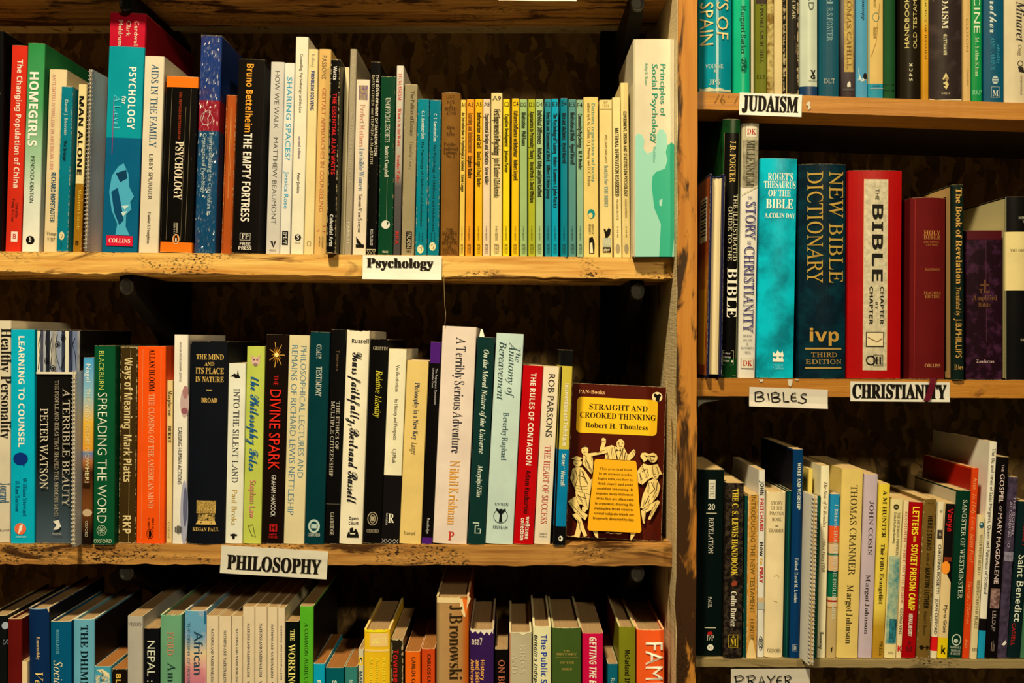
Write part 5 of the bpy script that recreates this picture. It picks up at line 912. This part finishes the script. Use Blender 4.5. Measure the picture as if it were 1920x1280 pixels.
bk('C', 1746, 1757, 940.6, 14, '', 'narrow white paperback with grey capitals and a red band near its foot', [q('40342c', 993, 1010, .05, .9), h('E', 's', 'd8ccb0', 1001, 5, .4, .7), e('908878', 958, 2.5, 2.5, .5), t('CHRISTINA ROSSETTI', 's', '403830', 1020, 1112, .55, .5), t('JOAN CLIFFORD', 's', '403830', 1122, 1188, .5, .5)], bands=[(940, 'dccca4'), (1194, 'd01818'), (1221, 'd8c8a0')])
bk('C', 1758, 1776.5, 942.5, 15, '', 'paperback with black upper spine, cream middle and yellow foot', [q('0e0a0a', 944, 1052, .02, .98), p('0e0a0a', [(.02, 1052), (.98, 1052), (.98, 1092), (.02, 1060)]), e('e88828', 1064, 12, 8, .35), q('702810', 1044, 1052, .1, .9), t('Vanya', 'sb', 'c01818', 953, 996, .55, .5), t('Myrna Grant', 's', '201808', 1134, 1185, .55, .34), h('k', 'sb', '101010', 1217, 15, .3, .75)], bands=[(942, 'd4b880'), (1196, 'd8b810')])
bk('C', 1778, 1804, 919, 17, '062c1c', 'dark green paperback with white serif capitals and a white round emblem', [t('SANGSTER OF WESTMINSTER', 'r', 'c8ccb0', 937, 1122, .6, .3), ring('b0b8a0', 1199, 10, 8, .52, 2), e('b0b8a0', 1201, 4, 4, .48), h('MARSHALL', 'r', 'c0c4ac', 1213, 4, .1, .88), h('MORGAN', 'r', 'c0c4ac', 1219, 4, .16, .84), h('& SCOTT', 'r', 'c0c4ac', 1225, 4, .14, .84)], wear=.4, lside='b0a080')
bk('C', 1804.8, 1818, 877, 19, 'c83c10', 'thin orange-red paperback standing above the dark green one', [t('Jesus', 'i', 'e89858', 895, 918, .5, .5), t('In Holy Love, Saint Paul', 'i', 'e89050', 925, 1054, .5, .5), t('George, Thomas', 'i', 'e89050', 1090, 1170, .5, .45), t('Bear', 'i', 'e89050', 1198, 1216, .5, .45)], lside='8c1408')
bk('C', 1818.8, 1832, 967, 16, 'd0bc88', 'short cream paperback with grey capitals and a small blue globe', [e('284c58', 984, 6, 4.5, .5), e('a8b8a0', 982, 2.5, 2, .45), t('SISTER WENDY BECKETT', 'r', '605838', 1002, 1078, .5, .36), t('MEDITATIONS ON PEACE', 'r', '605838', 1087, 1178, .5, .42), h('BURNS', 'r', '302818', 1217, 6, .15, .9)], d=.004)
bk('C', 1833, 1846.5, 828, 24, '', 'tallest white pamphlet of the prayer shelf with black title and a bright blue foot', [t('The life and times of Saint Margaret, Queen and Patroness of Scotland', 's', '1c1814', 840, 1113, .55, .46)], bands=[(828, 'd8ceb4'), (1161, '100c0c'), (1183, '1888a8')])
bk('C', 1847.5, 1870, 856, 23, '0c0808', 'tall black paperback with pinkish capitals and a small brown picture', [t('THE', 's', 'c0a8a0', 870, 884, .5, .2), t('GOSPEL', 's', 'd0b8b0', 888, 943, .5, .36), t('OF', 's', 'c0a8a0', 948, 958, .5, .2), t('MARY MAGDALENE', 's', 'd0b8b0', 962, 1094, .5, .36), q('482820', 1103, 1140, .12, .88, ('a08078', 200, .3)), t('LELOUP', 's', 'a09088', 1145, 1183, .5, .3), q('786858', 1203, 1220, .4, .46), q('786858', 1200, 1220, .52, .58), q('786858', 1206, 1220, .62, .67)])
bk('C', 1870.8, 1888, 894, 22, '44384a', 'mottled purple-grey paperback with faint lilac capitals', [t('THE GOSPEL', 's', 'a898a8', 930, 1005, .72, .26), t('ACCORDING TO', 's', 'a898a8', 940, 1026, .38, .26), q('8c8490', 1034, 1052, .02, .98, ('605868', 300, .3)), p('d8d0c8', [(.3, 1208), (.8, 1198), (.7, 1204), (.9, 1203), (.6, 1210)])], mix=('2c2430', 160, .4, .65))
bk('C', 1889, 1913, 940, 22, '0a1c1c', 'dark blue-green paperback with red capitals and large white rounded lettering', [t('DE MISEREY', 's', 'a01c1c', 960, 1024, .66, .34), t('Saint Benedict', 's', 'd8dcc8', 1040, 1165, .55, .54), t('CASSELL', 's', 'a82020', 1168, 1210, .32, .28)])
bk('C', 1914, 1934, 960, 20, '3c6848', 'grey-green book at the far end of the prayer shelf', [])
# ================================================================= build all books
solve('123ABC')
for b in BOOKS: build(b)
def find(s): return next(b for b in BOOKS if b['label'].startswith(s))
# printed outer cover of the tall psychology textbook
b = find('tallest textbook'); w_, ht_ = b['w'], b['ht']
g = MB(); g.box(w_/2+.0001, w_/2+.0004, .004, .18, .003, ht_-.002); g.build('front_cover_print', flat('8c1420', '1', .35), b['root'])
letter('PSYCHOLOGY', 's', flat('c08878', '1'), b['root'], lambda X, Y: (w_/2+.0007, .012+.15*X, ht_-.045+.021*Y), 'lettering')
b = find('dark green hardback with golden'); w_, ht_ = b['w'], b['ht']
g = MB(); g.box(-w_/2-.0005, -w_/2-.0002, .006, .12, .002, ht_-.002); pn = g.build('cover_print', flat('b08c54', 'B'), b['root'])
g = MB(); g.box(-w_/2-.0008, -w_/2-.0006, .016, .022, .01, ht_-.012); g.build('cover_line', flat('2a1c10', 'B'), pn)
# ribbon of the dark red cloth book
b = find('dark red cloth'); rt = b['root']
M4 = Matrix.Translation(rt.location) @ rt.rotation_euler.to_matrix().to_4x4(); inv = M4.inverted()
g = MB(); R = []
for px_, py_, y in ((1752, 706, .02), (1751, 708.6, .004), (1750, 709.5, -.0035), (1748, 720, -.0042), (1743, 738, -.004), (1737, 752, -.0045)):
    for dx in (0,): R.append([inv @ Vector((wx(px_-6, y), y, wz(py_, y))), inv @ Vector((wx(px_+6, y), y, wz(py_-.5, y))), inv @ Vector((wx(px_+6, y), y-.0004, wz(py_-.5, y))), inv @ Vector((wx(px_-6, y), y-.0004, wz(py_, y)))])
g.loft(R); rb = g.build('ribbon_bookmark', flat('5a0c1c', 'B'), rt); rb['label'] = 'dark crimson ribbon'
# ================================================================= shelf labels
def laminate():
    m, t_, b_ = nt('laminated_card'); b_.inputs['Base Color'].default_value = alb('e6dcc0'); b_.inputs['Roughness'].default_value = .16
    b_.inputs['Coat Weight'].default_value = .6; b_.inputs['Coat Roughness'].default_value = .08
    tc = node(t_, 'ShaderNodeTexCoord'); n = node(t_, 'ShaderNodeTexNoise', i_Scale=26.0, i_Detail=2.0); t_.links.new(tc.outputs['Object'], n.inputs['Vector'])
    bp = node(t_, 'ShaderNodeBump', i_Strength=.5, i_Distance=.004); t_.links.new(n.outputs['Fac'], bp.inputs['Height']); t_.links.new(bp.outputs[0], b_.inputs['Normal'])
    t_.links.new(bp.outputs[0], b_.inputs['Coat Normal'])
    return m
def card(label, xc, yc, wp, hp, ang, mat, curl=.0012):
    root = thing('shelf_label', label, 'label', (wx(xc), -.0016, wz(yc)), 'category labels on the shelf edges', (0, math.radians(ang), 0))
    g = MB(); n = 10; R = []
    for i in range(n+1):
        x = (-.5+i/n)*wp*S; r_ = []
        for z, bow in ((.5, 0), (.1, 0), (-.25, .35), (-.5, 1)):
            r_.append((x, -curl*bow*(1+.5*math.sin(i*.9)), z*hp*S))
        R.append(r_+[(a, y+.00035, z) for a, y, z in r_[::-1]])
    g.loft(R); g.build('card', mat, root); return root
def ctext(root, s, st, c, x0, x1, yc, hp, fat=.9):
    for i, dx in enumerate((-fat, 0, fat)):     # heavy poster type: the letters printed with extra stem weight
        letter(s, st, flat(c), root, lambda X, Y, dx=dx, i=i: ((x0+(x1-x0)*X+dx)*S, -.0009-.00003*i, (yc+(Y-.5)*hp)*S), 'lettering')
def cpen(root, strokes, wd, c='14100c'):
    m = MB()
    for s_ in strokes: stroke(m, [(a*S, b_*S) for a, b_ in s_], wd*S, lambda pp: (pp.x, -.0012, pp.y))
    m.build('handwriting', flat(c), root, fix=False)
PAPER = flat('f0e6ce', 'L', .6)
card('blank white card edge hanging from the board above the psychology books', 1008, -19, 146, 44, .8, PAPER)
r_ = card('white card reading Psychology on the pine shelf edge', 754.3, 501.5, 148, 45, .6, flat('f6efe0', 'L', .45))
ctext(r_, 'Psychology', 'rb', '241c14', -66, 58, 8.5, 17.5)
r_ = card('glossy card reading PHILOSOPHY, tilted on the rough pine shelf edge', 514.5, 1053, 200, 52, 3.4, laminate(), .0006)
ctext(r_, 'PHILOSOPHY', 'rb', '1e1812', -87, 88, -4, 27)
r_ = card('white card reading JUDAISM in heavy black capitals', 1444, 197, 117, 42, 2.2, flat('e8dfc8', 'L', .25), .0006)
ctext(r_, 'JUDAISM', 'rb', '16110c', -53, 51, 1.5, 29)
r_ = card('white paper with BIBLES handwritten in black pen', 1477.5, 745.5, 147, 36, 2.0, flat('d8ccb4', 'L', .6), .002)
Bz = lambda pts: [(1280+a/6-1477.5, 745.5-(690+b_/6)) for a, b_ in pts]
cpen(r_, [Bz(s_) for s_ in ([(808, 285), (812, 388)], [(800, 288), (860, 272), (900, 290), (895, 312), (860, 330), (825, 336)], [(825, 336), (890, 336), (912, 355), (895, 378), (850, 388), (812, 385)], [(950, 290), (958, 330), (966, 366)], [(992, 288), (1002, 386)], [(985, 290), (1040, 275), (1078, 292), (1065, 322), (1010, 336)], [(1010, 336), (1070, 336), (1094, 355), (1070, 380), (1030, 388), (1002, 382)], [(1122, 270), (1128, 325), (1132, 376), (1160, 376), (1192, 372)], [(1264, 275), (1230, 282), (1212, 310), (1212, 345), (1232, 366), (1278, 360)], [(1213, 326), (1270, 322)], [(1386, 286), (1345, 282), (1320, 302), (1340, 326), (1380, 342), (1382, 368), (1345, 390), (1290, 376)])], 2.2)
r_ = card('white card reading CHRISTIANITY, crossed by a dark ribbon', 1686.5, 734, 186, 37, .5, flat('e2d8c0', 'L', .45), .0006)
ctext(r_, 'CHRISTIANITY', 'rb', '16110c', -89, 86, .5, 26.5)
r_ = card('white paper with PRAYER handwritten in black pen under the thin grey board', 1444, 1276, 148, 47, -.2, flat('d0c4ac', 'L', .6), .001)
Pz = lambda pts: [(1280+a/2.667-1444, 1276-(800+b_/2.667)) for a, b_ in pts]
cpen(r_, [Pz(s_) for s_ in ([(262, 1240), (266, 1292)], [(255, 1246), (288, 1238), (305, 1250), (288, 1265), (264, 1268)], [(325, 1240), (328, 1292)], [(316, 1244), (350, 1238), (363, 1250), (345, 1263), (328, 1266)], [(338, 1266), (368, 1292)], [(375, 1292), (392, 1240), (412, 1292)], [(381, 1272), (408, 1270)], [(420, 1240), (438, 1263), (460, 1238)], [(438, 1263), (434, 1296)], [(492, 1242), (474, 1248), (467, 1266), (476, 1286), (496, 1283)], [(468, 1266), (492, 1264)], [(510, 1242), (512, 1292)], [(503, 1245), (530, 1240), (540, 1250), (526, 1263), (512, 1265)], [(520, 1265), (542, 1290)])], 2.0)
# thread and paper slip
g = MB(); g.tube([(wx(832), -.0007, wz(514)), (wx(833), .001, wz(545)), (wx(834), .002, wz(575)), (wx(835.5), .001, wz(588)), (wx(834), .002, wz(609.5))], .0003, 5)
o = g.build('hanging_thread', flat('b09060')); o['label'] = 'thin pale thread hanging from the board down to the pinkish white hardback'; o['category'] = 'thread'
b = find('dark green hardback with white bold'); rt = b['root']
M4 = Matrix.Translation(rt.location) @ rt.rotation_euler.to_matrix().to_4x4()
g = MB(); zt = b['ht']; R = []
for y in (.016, .0166): R.append([M4 @ Vector((-b['w']/2+a*S, y, zt-.0026+c*S)) for a, c in ((2, 0), (13, 0), (11, 9), (8, 18), (5, 20), (3, 10))])
g.loft(R); o = g.build('paper_slip', flat('e8e0cc', '2')); o['label'] = 'small white paper slip sticking out above the dark green hardback'; o['category'] = 'bookmark'
set_type()
